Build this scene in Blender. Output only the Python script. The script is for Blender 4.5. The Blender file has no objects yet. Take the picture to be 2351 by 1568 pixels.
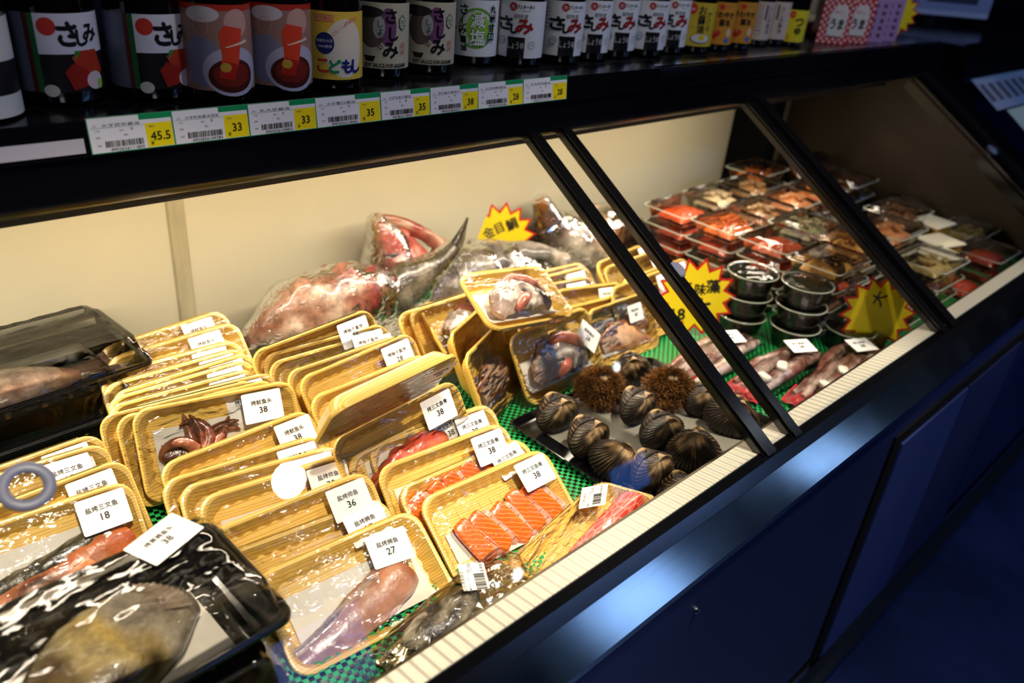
import bpy, math, random
from math import sin, cos, pi, radians, sqrt
from mathutils import Matrix, Vector, noise

S = bpy.context.scene
COL = S.collection

# ---------------------------------------------------------------- camera
cd = bpy.data.cameras.new('camera'); cam = bpy.data.objects.new('camera', cd); COL.objects.link(cam)
cd.sensor_width = 36.0; cd.lens = 28.0; cd.clip_start = 0.02
cam.matrix_world = Matrix(((0.72380497, 0.27331042, -0.6335675, 0.0),
                           (-0.6848097, 0.39700073, -0.611086, 0.0),
                           (0.08451059, 0.87618025, 0.47451673, 1.5),
                           (0, 0, 0, 1)))
cd.dof.use_dof = True; cd.dof.focus_distance = 0.99; cd.dof.aperture_fstop = 3.4
S.camera = cam
S.view_settings.view_transform = 'Standard'; S.view_settings.look = 'None'
S.view_settings.gamma = 1.0; S.view_settings.use_curve_mapping = False
S.view_settings.exposure = 0.0
S.cycles.use_denoising = True
S.cycles.max_bounces = 10; S.cycles.transparent_max_bounces = 40
S.cycles.transmission_bounces = 6; S.cycles.glossy_bounces = 4; S.cycles.diffuse_bounces = 4
S.cycles.caustics_reflective = False; S.cycles.caustics_refractive = False
S.cycles.sample_clamp_indirect = 4.0

# ---------------------------------------------------------------- world and lights
wd = bpy.data.worlds.new('world'); S.world = wd; wd.use_nodes = True
wd.node_tree.nodes['Background'].inputs[0].default_value = (0.02, 0.04, 0.12, 1)
wd.node_tree.nodes['Background'].inputs[1].default_value = 0.06

def area(name, loc, rot, sx, sy, power, col):
    l = bpy.data.lights.new(name, 'AREA'); l.shape = 'RECTANGLE'; l.size = sx; l.size_y = sy
    l.energy = power; l.color = col
    o = bpy.data.objects.new(name, l); o.location = loc; o.rotation_euler = rot; COL.objects.link(o); return o
LED_X0, LED_X1 = -0.45, 1.85
# warm tube under the counter's top rail, aimed down and back
area('case_tube_light', ((LED_X0+LED_X1)/2, 0.872, 1.178), (radians(8), 0, 0), LED_X1-LED_X0, 0.03, 12.0, (1.0, 0.86, 0.67))
# unseen area lights added as fill: blue over the aisle, whitish front left
area('aisle_blue_fill', (3.2, -1.75, 2.9), (0, 0, 0), 2.0, 0.5, 40.0, (0.22, 0.42, 1.0))
area('front_left_fill', (-0.7, -1.7, 2.5), (radians(38), 0, radians(-22)), 0.5, 0.5, 9.0, (0.80, 0.86, 1.0))
# narrow ceiling spots aimed down at the goods
def spot(name, loc, aim, power, size, col=(1.0, 0.88, 0.68)):
    l = bpy.data.lights.new(name, 'SPOT'); l.energy = power; l.spot_size = radians(size); l.spot_blend = 0.5; l.shadow_soft_size = 0.06; l.color = col
    o = bpy.data.objects.new(name, l); o.location = loc; COL.objects.link(o)
    o.rotation_euler = (Vector(aim)-Vector(loc)).to_track_quat('-Z', 'Y').to_euler(); return o
spot('ceiling_spot', (1.05, 0.02, 2.87), (0.92, 0.47, 0.85), 190.0, 30)
spot('ceiling_spot', (0.05, -0.35, 2.87), (0.26, 0.56, 0.85), 190.0, 27)
spot('ceiling_spot', (2.40, -0.75, 2.87), (1.62, 0.58, 0.85), 150.0, 24)

# ---------------------------------------------------------------- materials
def lin(c):
    return tuple(((x/255)/12.92 if x/255 <= 0.04045 else ((x/255+0.055)/1.055)**2.4) for x in c)
MATS = {}
def _nt(name):
    m = bpy.data.materials.new(name); m.use_nodes = True
    nt = m.node_tree; b = nt.nodes['Principled BSDF']; MATS[name] = m
    return m, nt, b
def L(nt, a, ao, b, bi): nt.links.new(a.outputs[ao], b.inputs[bi])
def N(nt, t, **kw):
    n = nt.nodes.new(t)
    for k, v in kw.items():
        if k in n.inputs: n.inputs[k].default_value = v
        else: setattr(n, k, v)
    return n
def mat(name, rgb, rough=0.5, metal=0.0, spec=0.5, bump=0.0, bscale=40.0, var=0.0, vscale=8.0, coat=0.0, rgb2=None, stretch=None, sss=0.0, vc=False, emit=None, estr=1.0):
    m, nt, b = _nt(name)
    c = (*lin(rgb), 1)
    b.inputs['Base Color'].default_value = c
    b.inputs['Roughness'].default_value = rough; b.inputs['Metallic'].default_value = metal
    b.inputs['Specular IOR Level'].default_value = spec
    b.inputs['Coat Weight'].default_value = coat; b.inputs['Coat Roughness'].default_value = 0.08
    if sss: b.inputs['Subsurface Weight'].default_value = sss; b.inputs['Subsurface Scale'].default_value = 0.004; b.inputs['Subsurface Radius'].default_value = (1, .4, .2)
    tc = N(nt, 'ShaderNodeTexCoord'); mp = N(nt, 'ShaderNodeMapping')
    if stretch: mp.inputs['Scale'].default_value = stretch
    L(nt, tc, 'Object', mp, 'Vector')
    if var or rgb2 or vc:
        nz = N(nt, 'ShaderNodeTexNoise', Scale=vscale, Detail=5.0, Roughness=0.6); L(nt, mp, 'Vector', nz, 'Vector')
        mx = nt.nodes.new('ShaderNodeMix'); mx.data_type = 'RGBA'
        rp = N(nt, 'ShaderNodeMapRange'); rp.inputs['From Min'].default_value = 0.38; rp.inputs['From Max'].default_value = 0.62
        L(nt, nz, 'Fac', rp, 'Value'); L(nt, rp, 'Result', mx, 0)
        if vc:
            at = N(nt, 'ShaderNodeVertexColor', layer_name='Col')
            m2 = nt.nodes.new('ShaderNodeMix'); m2.data_type = 'RGBA'; m2.blend_type = 'MULTIPLY'; m2.inputs[0].default_value = 1.0
            mx.inputs[6].default_value = (1-var, 1-var, 1-var, 1); mx.inputs[7].default_value = (1, 1, 1, 1)
            nt.links.new(at.outputs['Color'], m2.inputs[6]); nt.links.new(mx.outputs[2], m2.inputs[7])
            nt.links.new(m2.outputs[2], b.inputs['Base Color'])
        else:
            c2 = (*lin(rgb2), 1) if rgb2 else tuple(x*(1-var) for x in c[:3])+(1,)
            mx.inputs[6].default_value = c; mx.inputs[7].default_value = c2
            nt.links.new(mx.outputs[2], b.inputs['Base Color'])
    if bump:
        nb = N(nt, 'ShaderNodeTexNoise', Scale=bscale, Detail=4.0); L(nt, mp, 'Vector', nb, 'Vector')
        bp = N(nt, 'ShaderNodeBump', Strength=bump, Distance=0.002); L(nt, nb, 'Fac', bp, 'Height'); L(nt, bp, 'Normal', b, 'Normal')
    if emit:
        b.inputs['Emission Color'].default_value = (*emit, 1); b.inputs['Emission Strength'].default_value = estr
    return m
def film_mat(name, tint=(255,255,255), ior=1.45, rough=0.04, bump=0.5, bscale=(18, 60, 18), scale=1.0, mul=1.0, haze=0.0):
    """thin clear plastic or glass: straight-through light plus a Fresnel reflection"""
    m = bpy.data.materials.new(name); m.use_nodes = True; nt = m.node_tree; nt.nodes.clear(); MATS[name] = m
    out = N(nt, 'ShaderNodeOutputMaterial'); tr = N(nt, 'ShaderNodeBsdfTransparent'); gl = N(nt, 'ShaderNodeBsdfGlossy'); mx = N(nt, 'ShaderNodeMixShader')
    tr.inputs['Color'].default_value = (*lin(tint), 1); gl.inputs['Roughness'].default_value = rough
    fr = N(nt, 'ShaderNodeFresnel', IOR=ior)
    mm = N(nt, 'ShaderNodeMath', operation='MULTIPLY_ADD'); mm.inputs[1].default_value = mul; mm.inputs[2].default_value = haze
    if bump:
        tc = N(nt, 'ShaderNodeTexCoord'); mp = N(nt, 'ShaderNodeMapping'); mp.inputs['Scale'].default_value = bscale
        nz = N(nt, 'ShaderNodeTexNoise', Scale=scale, Detail=3.0, Distortion=1.5)
        L(nt, tc, 'Object', mp, 'Vector'); L(nt, mp, 'Vector', nz, 'Vector')
        bp = N(nt, 'ShaderNodeBump', Strength=bump, Distance=0.01); L(nt, nz, 'Fac', bp, 'Height')
        L(nt, bp, 'Normal', gl, 'Normal'); L(nt, bp, 'Normal', fr, 'Normal')
    L(nt, fr, 'Fac', mm, 0); L(nt, mm, 'Value', mx, 0); L(nt, tr, 'BSDF', mx, 1); L(nt, gl, 'BSDF', mx, 2); L(nt, mx, 'Shader', out, 'Surface')
    return m

mat('black_gloss', (9, 9, 12), 0.18, spec=0.6)
mat('black_matte', (10, 10, 12), 0.55)
mat('shelf_black', (8, 8, 12), 0.35)
mat('navy_panel', (14, 24, 66), 0.42, var=0.25, vscale=3.0, bump=0.15, bscale=3)
mat('navy_light', (30, 44, 96), 0.4, var=0.15, vscale=3.0)
mat('gap_black', (2, 2, 3), 0.8, spec=0.1)
mat('floor_dark', (34, 46, 84), 0.35, var=0.5, vscale=2.5, bump=0.2, bscale=6)
mat('room_wall', (20, 26, 48), 0.7, var=0.3)
mat('ceiling_paint', (18, 22, 40), 0.8)
mat('deck_steel', (120, 115, 100), 0.35, metal=1.0)
mat('back_wall', (206, 198, 168), 0.28, var=0.07, vscale=2.5, bump=0.08, bscale=5)
mat('seam_strip', (186, 176, 142), 0.3, var=0.25, vscale=30.0, stretch=(1, 1, 0.2))
mat('dirt', (86, 74, 46), 0.7)
mat('white_label', (246, 243, 236), 0.55)
mat('print', (255, 255, 255), 0.35, vc=True, var=0.0)
mat('print_matte', (255, 255, 255), 0.6, vc=True, var=0.0)
mat('sauce_glass', (14, 8, 6), 0.05, spec=0.7, coat=0.5)
mat('cap_dark', (20, 16, 26), 0.3)
mat('cap_red', (130, 24, 20), 0.3)
mat('paper', (238, 230, 214), 0.7, bump=0.1, bscale=60, var=0.05)
mat('pale_flesh', (232, 178, 152), 0.25, rgb2=(214, 150, 128), vscale=30, bump=0.4, bscale=60, sss=0.2)
mat('flesh', (255, 255, 255), 0.28, vc=True, var=0.3, vscale=45, bump=0.6, bscale=90, coat=0.4, sss=0.15)
mat('skin', (255, 255, 255), 0.25, vc=True, var=0.5, vscale=60, stretch=(1, 1, 1), bump=0.8, bscale=120, coat=0.5)
mat('roe_tex', (255, 255, 255), 0.25, vc=True, var=0.35, vscale=160, bump=1.0, bscale=320, coat=0.5)
mat('clam_shell', (255, 255, 255), 0.42, vc=True, var=0.55, vscale=60, bump=0.4, bscale=200, coat=0.12, spec=0.35)
mat('rim_plastic', (196, 200, 180), 0.12, spec=0.8, coat=0.6)
mat('hair', (158, 108, 46), 0.6, rgb2=(98, 60, 22), vscale=40)
mat('black_plastic', (12, 12, 14), 0.16, spec=0.6, coat=0.4)
mat('gold_print', (214, 160, 40), 0.3, metal=0.4)
mat('chrome', (210, 210, 214), 0.15, metal=1.0)
mat('ring_plastic', (112, 114, 134), 0.4)
mat('holder_strip', (196, 190, 204), 0.2, spec=0.8, coat=0.6)
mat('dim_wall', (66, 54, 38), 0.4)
mat('shaded_paper', (150, 146, 132), 0.5, var=0.3)  # liner paper greyed, shade under the clams put into its colour
mat('silver_foil', (225, 215, 190), 0.16, metal=1.0, bump=1.0, bscale=90)
mat('seaweed', (20, 26, 12), 0.25, bump=1.0, bscale=160, coat=0.5)
film_mat('case_glass', ior=1.42, rough=0.0, bump=0, mul=1.0)
film_mat('cling_film', ior=1.45, rough=0.06, bump=0.35, bscale=(16, 50, 16), scale=1.0, mul=1.2)
film_mat('crumpled_film', ior=1.45, rough=0.06, bump=0.40, bscale=(34, 70, 50), scale=1.0, mul=1.1, haze=0.0)
film_mat('tight_film', ior=1.40, rough=0.05, bump=0.10, bscale=(9, 16, 9), scale=1.0, mul=1.0)
film_mat('clear_plastic', ior=1.48, rough=0.05, bump=0.15, bscale=(30, 30, 30), mul=1.1, haze=0.0)
film_mat('lid_plastic', ior=1.45, rough=0.05, bump=0.08, bscale=(20, 8, 8), scale=1.0, mul=1.1, haze=0.0)
# brushed steel, lines along the counter
def steel(name, rgb, rough, stretch, bstr, sc=1.0):
    m, nt, b = _nt(name)
    b.inputs['Base Color'].default_value = (*lin(rgb), 1); b.inputs['Metallic'].default_value = 1.0; b.inputs['Roughness'].default_value = rough
    tc = N(nt, 'ShaderNodeTexCoord'); mp = N(nt, 'ShaderNodeMapping'); mp.inputs['Scale'].default_value = stretch
    nz = N(nt, 'ShaderNodeTexNoise', Scale=sc, Detail=4.0); bp = N(nt, 'ShaderNodeBump', Strength=bstr, Distance=0.001)
    L(nt, tc, 'Object', mp, 'Vector'); L(nt, mp, 'Vector', nz, 'Vector'); L(nt, nz, 'Fac', bp, 'Height'); L(nt, bp, 'Normal', b, 'Normal')
    n2 = N(nt, 'ShaderNodeTexNoise', Scale=9.0, Detail=5.0); L(nt, tc, 'Object', n2, 'Vector')
    mr = N(nt, 'ShaderNodeMapRange'); mr.inputs['To Min'].default_value = rough*0.6; mr.inputs['To Max'].default_value = rough*1.5
    L(nt, n2, 'Fac', mr, 'Value'); L(nt, mr, 'Result', b, 'Roughness')
steel('brushed_steel', (190, 190, 190), 0.13, (2, 120, 120), 0.03)
def ribbed():
    m, nt, b = _nt('ribbed_steel')
    b.inputs['Base Color'].default_value = (*lin((240, 234, 214)), 1); b.inputs['Metallic'].default_value = 0.4; b.inputs['Roughness'].default_value = 0.36
    tc = N(nt, 'ShaderNodeTexCoord'); wv = N(nt, 'ShaderNodeTexWave', Scale=24.0); wv.bands_direction = 'X'
    bp = N(nt, 'ShaderNodeBump', Strength=1.0, Distance=0.0035); L(nt, tc, 'Object', wv, 'Vector'); L(nt, wv, 'Fac', bp, 'Height'); L(nt, bp, 'Normal', b, 'Normal')
ribbed()
# yellow foam with a printed wood grain
def wood_foam():
    m, nt, b = _nt('wood_foam')
    tc = N(nt, 'ShaderNodeTexCoord'); mp = N(nt, 'ShaderNodeMapping'); mp.inputs['Scale'].default_value = (5, 55, 55)
    L(nt, tc, 'Object', mp, 'Vector')
    wv = N(nt, 'ShaderNodeTexWave', Scale=1.6, Distortion=9.0, Detail=2.0); wv.inputs['Detail Scale'].default_value = 0.6
    wv.bands_direction = 'Y'; L(nt, mp, 'Vector', wv, 'Vector')
    cr = N(nt, 'ShaderNodeValToRGB'); e = cr.color_ramp.elements
    e[0].position = 0.05; e[0].color = (*lin((222, 166, 64)), 1); e[1].position = 0.30; e[1].color = (*lin((246, 204, 102)), 1)
    L(nt, wv, 'Fac', cr, 'Fac'); nt.links.new(cr.outputs[0], b.inputs['Base Color'])
    b.inputs['Roughness'].default_value = 0.32; b.inputs['Coat Weight'].default_value = 0.3
    b.inputs['Subsurface Weight'].default_value = 0.0
wood_foam()
# salmon flesh: orange with thin pale fat lines
def salmon():
    m, nt, b = _nt('salmon_flesh')
    tc = N(nt, 'ShaderNodeTexCoord'); mp = N(nt, 'ShaderNodeMapping'); mp.inputs['Rotation'].default_value = (0, 0, 0.5)
    L(nt, tc, 'Object', mp, 'Vector')
    wv = N(nt, 'ShaderNodeTexWave', Scale=60.0, Distortion=3.0, Detail=2.0); wv.bands_direction = 'Y'; L(nt, mp, 'Vector', wv, 'Vector')
    cr = N(nt, 'ShaderNodeValToRGB'); e = cr.color_ramp.elements
    e[0].position = 0.80; e[0].color = (*lin((234, 104, 18)), 1); e[1].position = 1.0; e[1].color = (*lin((246, 150, 84)), 1)
    L(nt, wv, 'Fac', cr, 'Fac'); nt.links.new(cr.outputs[0], b.inputs['Base Color'])
    b.inputs['Roughness'].default_value = 0.22; b.inputs['Coat Weight'].default_value = 0.6
    b.inputs['Subsurface Weight'].default_value = 0.2; b.inputs['Subsurface Scale'].default_value = 0.004
    nb = N(nt, 'ShaderNodeTexNoise', Scale=120.0); bp = N(nt, 'ShaderNodeBump', Strength=0.4, Distance=0.001); L(nt, tc, 'Object', nb, 'Vector'); L(nt, nb, 'Fac', bp, 'Height'); L(nt, bp, 'Normal', b, 'Normal')
salmon()
# tuna block: red with a pale net of fat
def tuna():
    m, nt, b = _nt('tuna_flesh')
    tc = N(nt, 'ShaderNodeTexCoord')
    vo = N(nt, 'ShaderNodeTexVoronoi', Scale=120.0, feature='DISTANCE_TO_EDGE'); mp = N(nt, 'ShaderNodeMapping'); mp.inputs['Scale'].default_value = (0.5, 1.3, 1)
    L(nt, tc, 'Object', mp, 'Vector'); L(nt, mp, 'Vector', vo, 'Vector')
    cr = N(nt, 'ShaderNodeValToRGB'); e = cr.color_ramp.elements
    e[0].position = 0.02; e[0].color = (*lin((238, 130, 110)), 1); e[1].position = 0.14; e[1].color = (*lin((206, 46, 34)), 1)
    L(nt, vo, 'Distance', cr, 'Fac'); nt.links.new(cr.outputs[0], b.inputs['Base Color'])
    b.inputs['Roughness'].default_value = 0.3; b.inputs['Coat Weight'].default_value = 0.4
tuna()
# green woven anti-slip mat with real see-through holes
def matmat():
    m = bpy.data.materials.new('green_net'); m.use_nodes = True; nt = m.node_tree; b = nt.nodes['Principled BSDF']; MATS['green_net'] = m
    tc = N(nt, 'ShaderNodeTexCoord'); mp = N(nt, 'ShaderNodeMapping'); mp.inputs['Rotation'].default_value = (0, 0, radians(10))
    ck = N(nt, 'ShaderNodeTexChecker', Scale=170.0); L(nt, tc, 'Object', mp, 'Vector'); L(nt, mp, 'Vector', ck, 'Vector')
    b.inputs['Base Color'].default_value = (*lin((28, 160, 78)), 1); b.inputs['Roughness'].default_value = 0.4
    nz = N(nt, 'ShaderNodeTexNoise', Scale=400.0); bp = N(nt, 'ShaderNodeBump', Strength=0.6, Distance=0.002); L(nt, tc, 'Object', nz, 'Vector'); L(nt, nz, 'Fac', bp, 'Height'); L(nt, bp, 'Normal', b, 'Normal')
    tr = N(nt, 'ShaderNodeBsdfTransparent'); mx = N(nt, 'ShaderNodeMixShader')
    L(nt, ck, 'Fac', mx, 0); L(nt, tr, 'BSDF', mx, 1); L(nt, b, 'BSDF', mx, 2)
    L(nt, mx, 'Shader', nt.nodes['Material Output'], 'Surface')
matmat()
mat('green_base', (14, 92, 46), 0.5)
mat('led_chip', (255, 240, 200), 0.5, emit=(1.0, 0.82, 0.55), estr=60.0)
mat('lamp_glow', (255, 255, 255), 0.5, emit=(0.75, 0.86, 1.0), estr=60.0)
mat('lamp_glow_warm', (255, 255, 255), 0.5, emit=(1.0, 0.93, 0.8), estr=260.0)
mat('blue_panel_glow', (40, 90, 200), 0.5, emit=(0.08, 0.25, 0.9), estr=5.0)
mat('pale_blue_glow', (120, 170, 220), 0.5, emit=(0.30, 0.55, 1.0), estr=2.6)

# ---------------------------------------------------------------- mesh helpers
class MB:
    def __init__(s): s.v = []; s.f = []; s.m = []; s.c = []; s.col = (1, 1, 1)
    def add(s, vs, fs, mi=0, cols=None):
        o = len(s.v); s.v += [tuple(x) for x in vs]
        s.c += cols if cols else [s.col]*len(vs)
        s.f += [tuple(i+o for i in f) for f in fs]; s.m += [mi]*len(fs); return s
    def box(s, a, b, mi=0):
        x0, y0, z0 = a; x1, y1, z1 = b
        return s.add([(x0,y0,z0),(x1,y0,z0),(x1,y1,z0),(x0,y1,z0),(x0,y0,z1),(x1,y0,z1),(x1,y1,z1),(x0,y1,z1)],
                     [(0,3,2,1),(4,5,6,7),(0,1,5,4),(1,2,6,5),(2,3,7,6),(3,0,4,7)], mi)
    def grid(s, fn, nu, nv, closeu=False, mi=0, colfn=None):
        vs = []; cs = []
        for j in range(nv+1):
            for i in range(nu if closeu else nu+1):
                vs.append(fn(i/nu, j/nv)); cs.append(colfn(i/nu, j/nv) if colfn else s.col)
        W = nu if closeu else nu+1; fs = []
        for j in range(nv):
            for i in range(nu):
                a = j*W+i; b = j*W+(i+1) % W if closeu else a+1
                fs.append((a, b, b+W, a+W))
        return s.add(vs, fs, mi, cs)
    def rings(s, rs, cap0=True, cap1=True, mi=0, cols=None):
        n = len(rs[0]); o = len(s.v); vs = [p for r in rs for p in r]
        cs = [c for r, c in zip(rs, cols) for _ in r] if cols else None
        fs = [(j*n+i, j*n+(i+1) % n, (j+1)*n+(i+1) % n, (j+1)*n+i) for j in range(len(rs)-1) for i in range(n)]
        if cap0: fs.append(tuple(reversed(range(n))))
        if cap1: fs.append(tuple((len(rs)-1)*n+i for i in range(n)))
        return s.add(vs, fs, mi, cs)
    def prism(s, poly, axis, a, b, mi=0):
        """poly in the two other axes, extruded along axis from a to b"""
        def P(p, t):
            return {0: (t, p[0], p[1]), 1: (p[0], t, p[1]), 2: (p[0], p[1], t)}[axis]
        return s.rings([[P(p, a) for p in poly], [P(p, b) for p in poly]], mi=mi)
    def lathe(s, prof, n=32, c=(0, 0, 0), mi=0, cap=True, cols=None):
        rs = [[(c[0]+r*cos(2*pi*i/n), c[1]+r*sin(2*pi*i/n), c[2]+z) for i in range(n)] for r, z in prof]
        return s.rings(rs, cap, cap, mi, cols)
    def tube(s, pts, rad, n=8, mi=0, cols=None, squash=1.0):
        P = [Vector(p) for p in pts]; rs = []
        for i, p in enumerate(P):
            t = (P[min(i+1, len(P)-1)]-P[max(i-1, 0)]).normalized()
            up = Vector((0, 0, 1)) if abs(t.z) < 0.9 else Vector((0, 1, 0))
            a = t.cross(up).normalized(); b = a.cross(t)
            r = rad[i] if isinstance(rad, (list, tuple)) else rad
            rs.append([tuple(p+a*(r*cos(2*pi*k/n))+b*(r*squash*sin(2*pi*k/n))) for k in range(n)])
        return s.rings(rs, mi=mi, cols=cols)
    def mesh(s, name, mats, smooth=True):
        me = bpy.data.meshes.new(name); me.from_pydata(s.v, [], s.f)
        for m in ([mats] if isinstance(mats, str) else mats): me.materials.append(MATS[m])
        me.polygons.foreach_set('material_index', s.m)
        at = me.color_attributes.new('Col', 'FLOAT_COLOR', 'POINT')
        fl = []
        for c in s.c: fl += [c[0], c[1], c[2], 1.0]
        at.data.foreach_set('color', fl)
        if smooth: me.polygons.foreach_set('use_smooth', [True]*len(s.f))
        me.update()
        if smooth: me.set_sharp_from_angle(angle=radians(38))
        return me
    def obj(s, name, mats, parent=None, smooth=True, loc=None):
        return put(name, s.mesh(name, mats, smooth), parent, loc)
def put(name, me, parent=None, loc=None, mw=None):
    o = bpy.data.objects.new(name, me); COL.objects.link(o); o.parent = parent
    if loc: o.location = loc
    if mw is not None: o.matrix_basis = mw
    return o
def tag(o, label=None, cat=None, group=None, kind=None):
    if label: o['label'] = label
    if cat: o['category'] = cat
    if group: o['group'] = group
    if kind: o['kind'] = kind
    return o
def thing(name, label, cat, mw=None, loc=(0, 0, 0), rz=0.0, group=None):
    o = bpy.data.objects.new(name, None); COL.objects.link(o); o.empty_display_size = 0.02
    o.matrix_basis = mw if mw is not None else Matrix.Translation(loc) @ Matrix.Rotation(rz, 4, 'Z')
    return tag(o, label, cat, group)
def nz3(p, s, seed=0.0): return noise.noise(Vector((p[0]*s+seed, p[1]*s-seed*0.7, p[2]*s+seed*1.3)))
def smooth1(a, b, t):
    t = max(0, min(1, (t-a)/(b-a))); return t*t*(3-2*t)
def mixc(a, b, t): return tuple(x*(1-t)+y*t for x, y in zip(a, b))
def ramp(stops, t):
    """stops: [(pos, rgb255)]"""
    if t <= stops[0][0]: return lin(stops[0][1])
    for (a, ca), (b, cb) in zip(stops, stops[1:]):
        if t <= b: return mixc(lin(ca), lin(cb), (t-a)/(b-a))
    return lin(stops[-1][1])
def lerp(a, b, t): return a+(b-a)*t
def curve_pts(pts, n):
    """Catmull-Rom through pts (any dimension), n samples"""
    out = []; P = [pts[0]]+list(pts)+[pts[-1]]
    for k in range(n):
        t = k/(n-1)*(len(pts)-1); i = min(int(t), len(pts)-2); u = t-i
        a, b, c, d = P[i], P[i+1], P[i+2], P[i+3]
        out.append(tuple(0.5*((2*y)+(-x+z)*u+(2*x-5*y+4*z-w)*u*u+(-x+3*y-3*z+w)*u**3) for x, y, z, w in zip(a, b, c, d)))
    return out
def meat(mb, pts, colstops, n=28, seg=22, amp=0.25, nscale=30.0, seed=1.0, streak=None, streak_n=6):
    """a lumpy lofted body: pts = (x, y, z, half_width, half_height)"""
    Q = curve_pts(pts, n); rs = []; V = []; C = []
    for i, q in enumerate(Q):
        p = Vector(q[:3]); a = Vector(Q[min(i+1, n-1)][:3]); b = Vector(Q[max(i-1, 0)][:3]); t = (a-b).normalized()
        up = Vector((0, 0, 1)) if abs(t.z) < 0.85 else Vector((0, 1, 0))
        s = t.cross(up).normalized(); w = s.cross(t)
        for k in range(seg):
            th = 2*pi*k/seg; d = s*(max(q[3], .0005)*cos(th))+w*(max(q[4], .0005)*sin(th)); pp = p+d
            f = 1+amp*nz3(pp, nscale, seed)+amp*0.5*nz3(pp, nscale*2.6, seed+5)
            V.append(tuple(p+d*f))
            c = ramp(colstops, i/(n-1)+0.10*nz3(pp, nscale*1.5, seed+9))
            if streak:
                g = 0.5+0.5*sin(th*streak_n+3*nz3(pp, 20, seed)); g = g*g*smooth1(-.2, .3, nz3(pp, nscale, seed+3))
                c = mixc(c, lin(streak), g)
            C.append(c)
    fs = [(j*seg+i, j*seg+(i+1) % seg, (j+1)*seg+(i+1) % seg, (j+1)*seg+i) for j in range(n-1) for i in range(seg)]
    fs += [tuple(reversed(range(seg))), tuple((n-1)*seg+i for i in range(seg))]
    mb.add(V, fs, 0, C); return mb
def blob(mb, c, d, rz=0.0, pw=2.4, amp=0.12, ns=40.0, seed=0.0, col=(1, 1, 1), col2=None, n=20, mi=0, M=None):
    """superellipsoid lump, centre c, half sizes d"""
    V = []; C = []; m = n//2; R = Matrix.Rotation(rz, 3, 'Z') if M is None else M
    def sp(x, e): return math.copysign(abs(x)**e, x)
    e = 2.0/pw
    for j in range(m+1):
        ph = -pi/2+pi*j/m
        for i in range(n):
            th = 2*pi*i/n
            p = Vector((d[0]*sp(cos(ph), e)*sp(cos(th), e), d[1]*sp(cos(ph), e)*sp(sin(th), e), d[2]*sp(sin(ph), e)))
            q = R @ p+Vector(c); p = p*(1+amp*nz3(q, ns, seed)); q = R @ p+Vector(c)
            V.append(tuple(q)); g = smooth1(-.25, .35, nz3(q, ns*1.3, seed+7))
            C.append(mixc(col, col2, g) if col2 else col)
    fs = [(j*n+i, j*n+(i+1) % n, (j+1)*n+(i+1) % n, (j+1)*n+i) for j in range(m) for i in range(n)]
    mb.add(V, fs, mi, C); return mb
def rrect(hw, hh, r, nseg=6, cx=0.0, cy=0.0, z=0.0, per=None):
    out = []
    for (sx, sy, a0) in ((1, 1, 0), (-1, 1, 90), (-1, -1, 180), (1, -1, 270)):
        for k in range(nseg+1):
            a = radians(a0+90*k/nseg); out.append((cx+sx*(hw-r)+r*cos(a), cy+sy*(hh-r)+r*sin(a), z))
    if per:   # resample the closed outline to per points, evenly
        P = [Vector(p) for p in out]; P.append(P[0]); L_ = [0]
        for a, b in zip(P, P[1:]): L_.append(L_[-1]+(b-a).length)
        res = []; j = 0
        for k in range(per):
            t = L_[-1]*k/per
            while L_[j+1] < t: j += 1
            u = (t-L_[j])/max(L_[j+1]-L_[j], 1e-9); res.append(tuple(P[j].lerp(P[j+1], u)))
        return res
    return out

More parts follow.
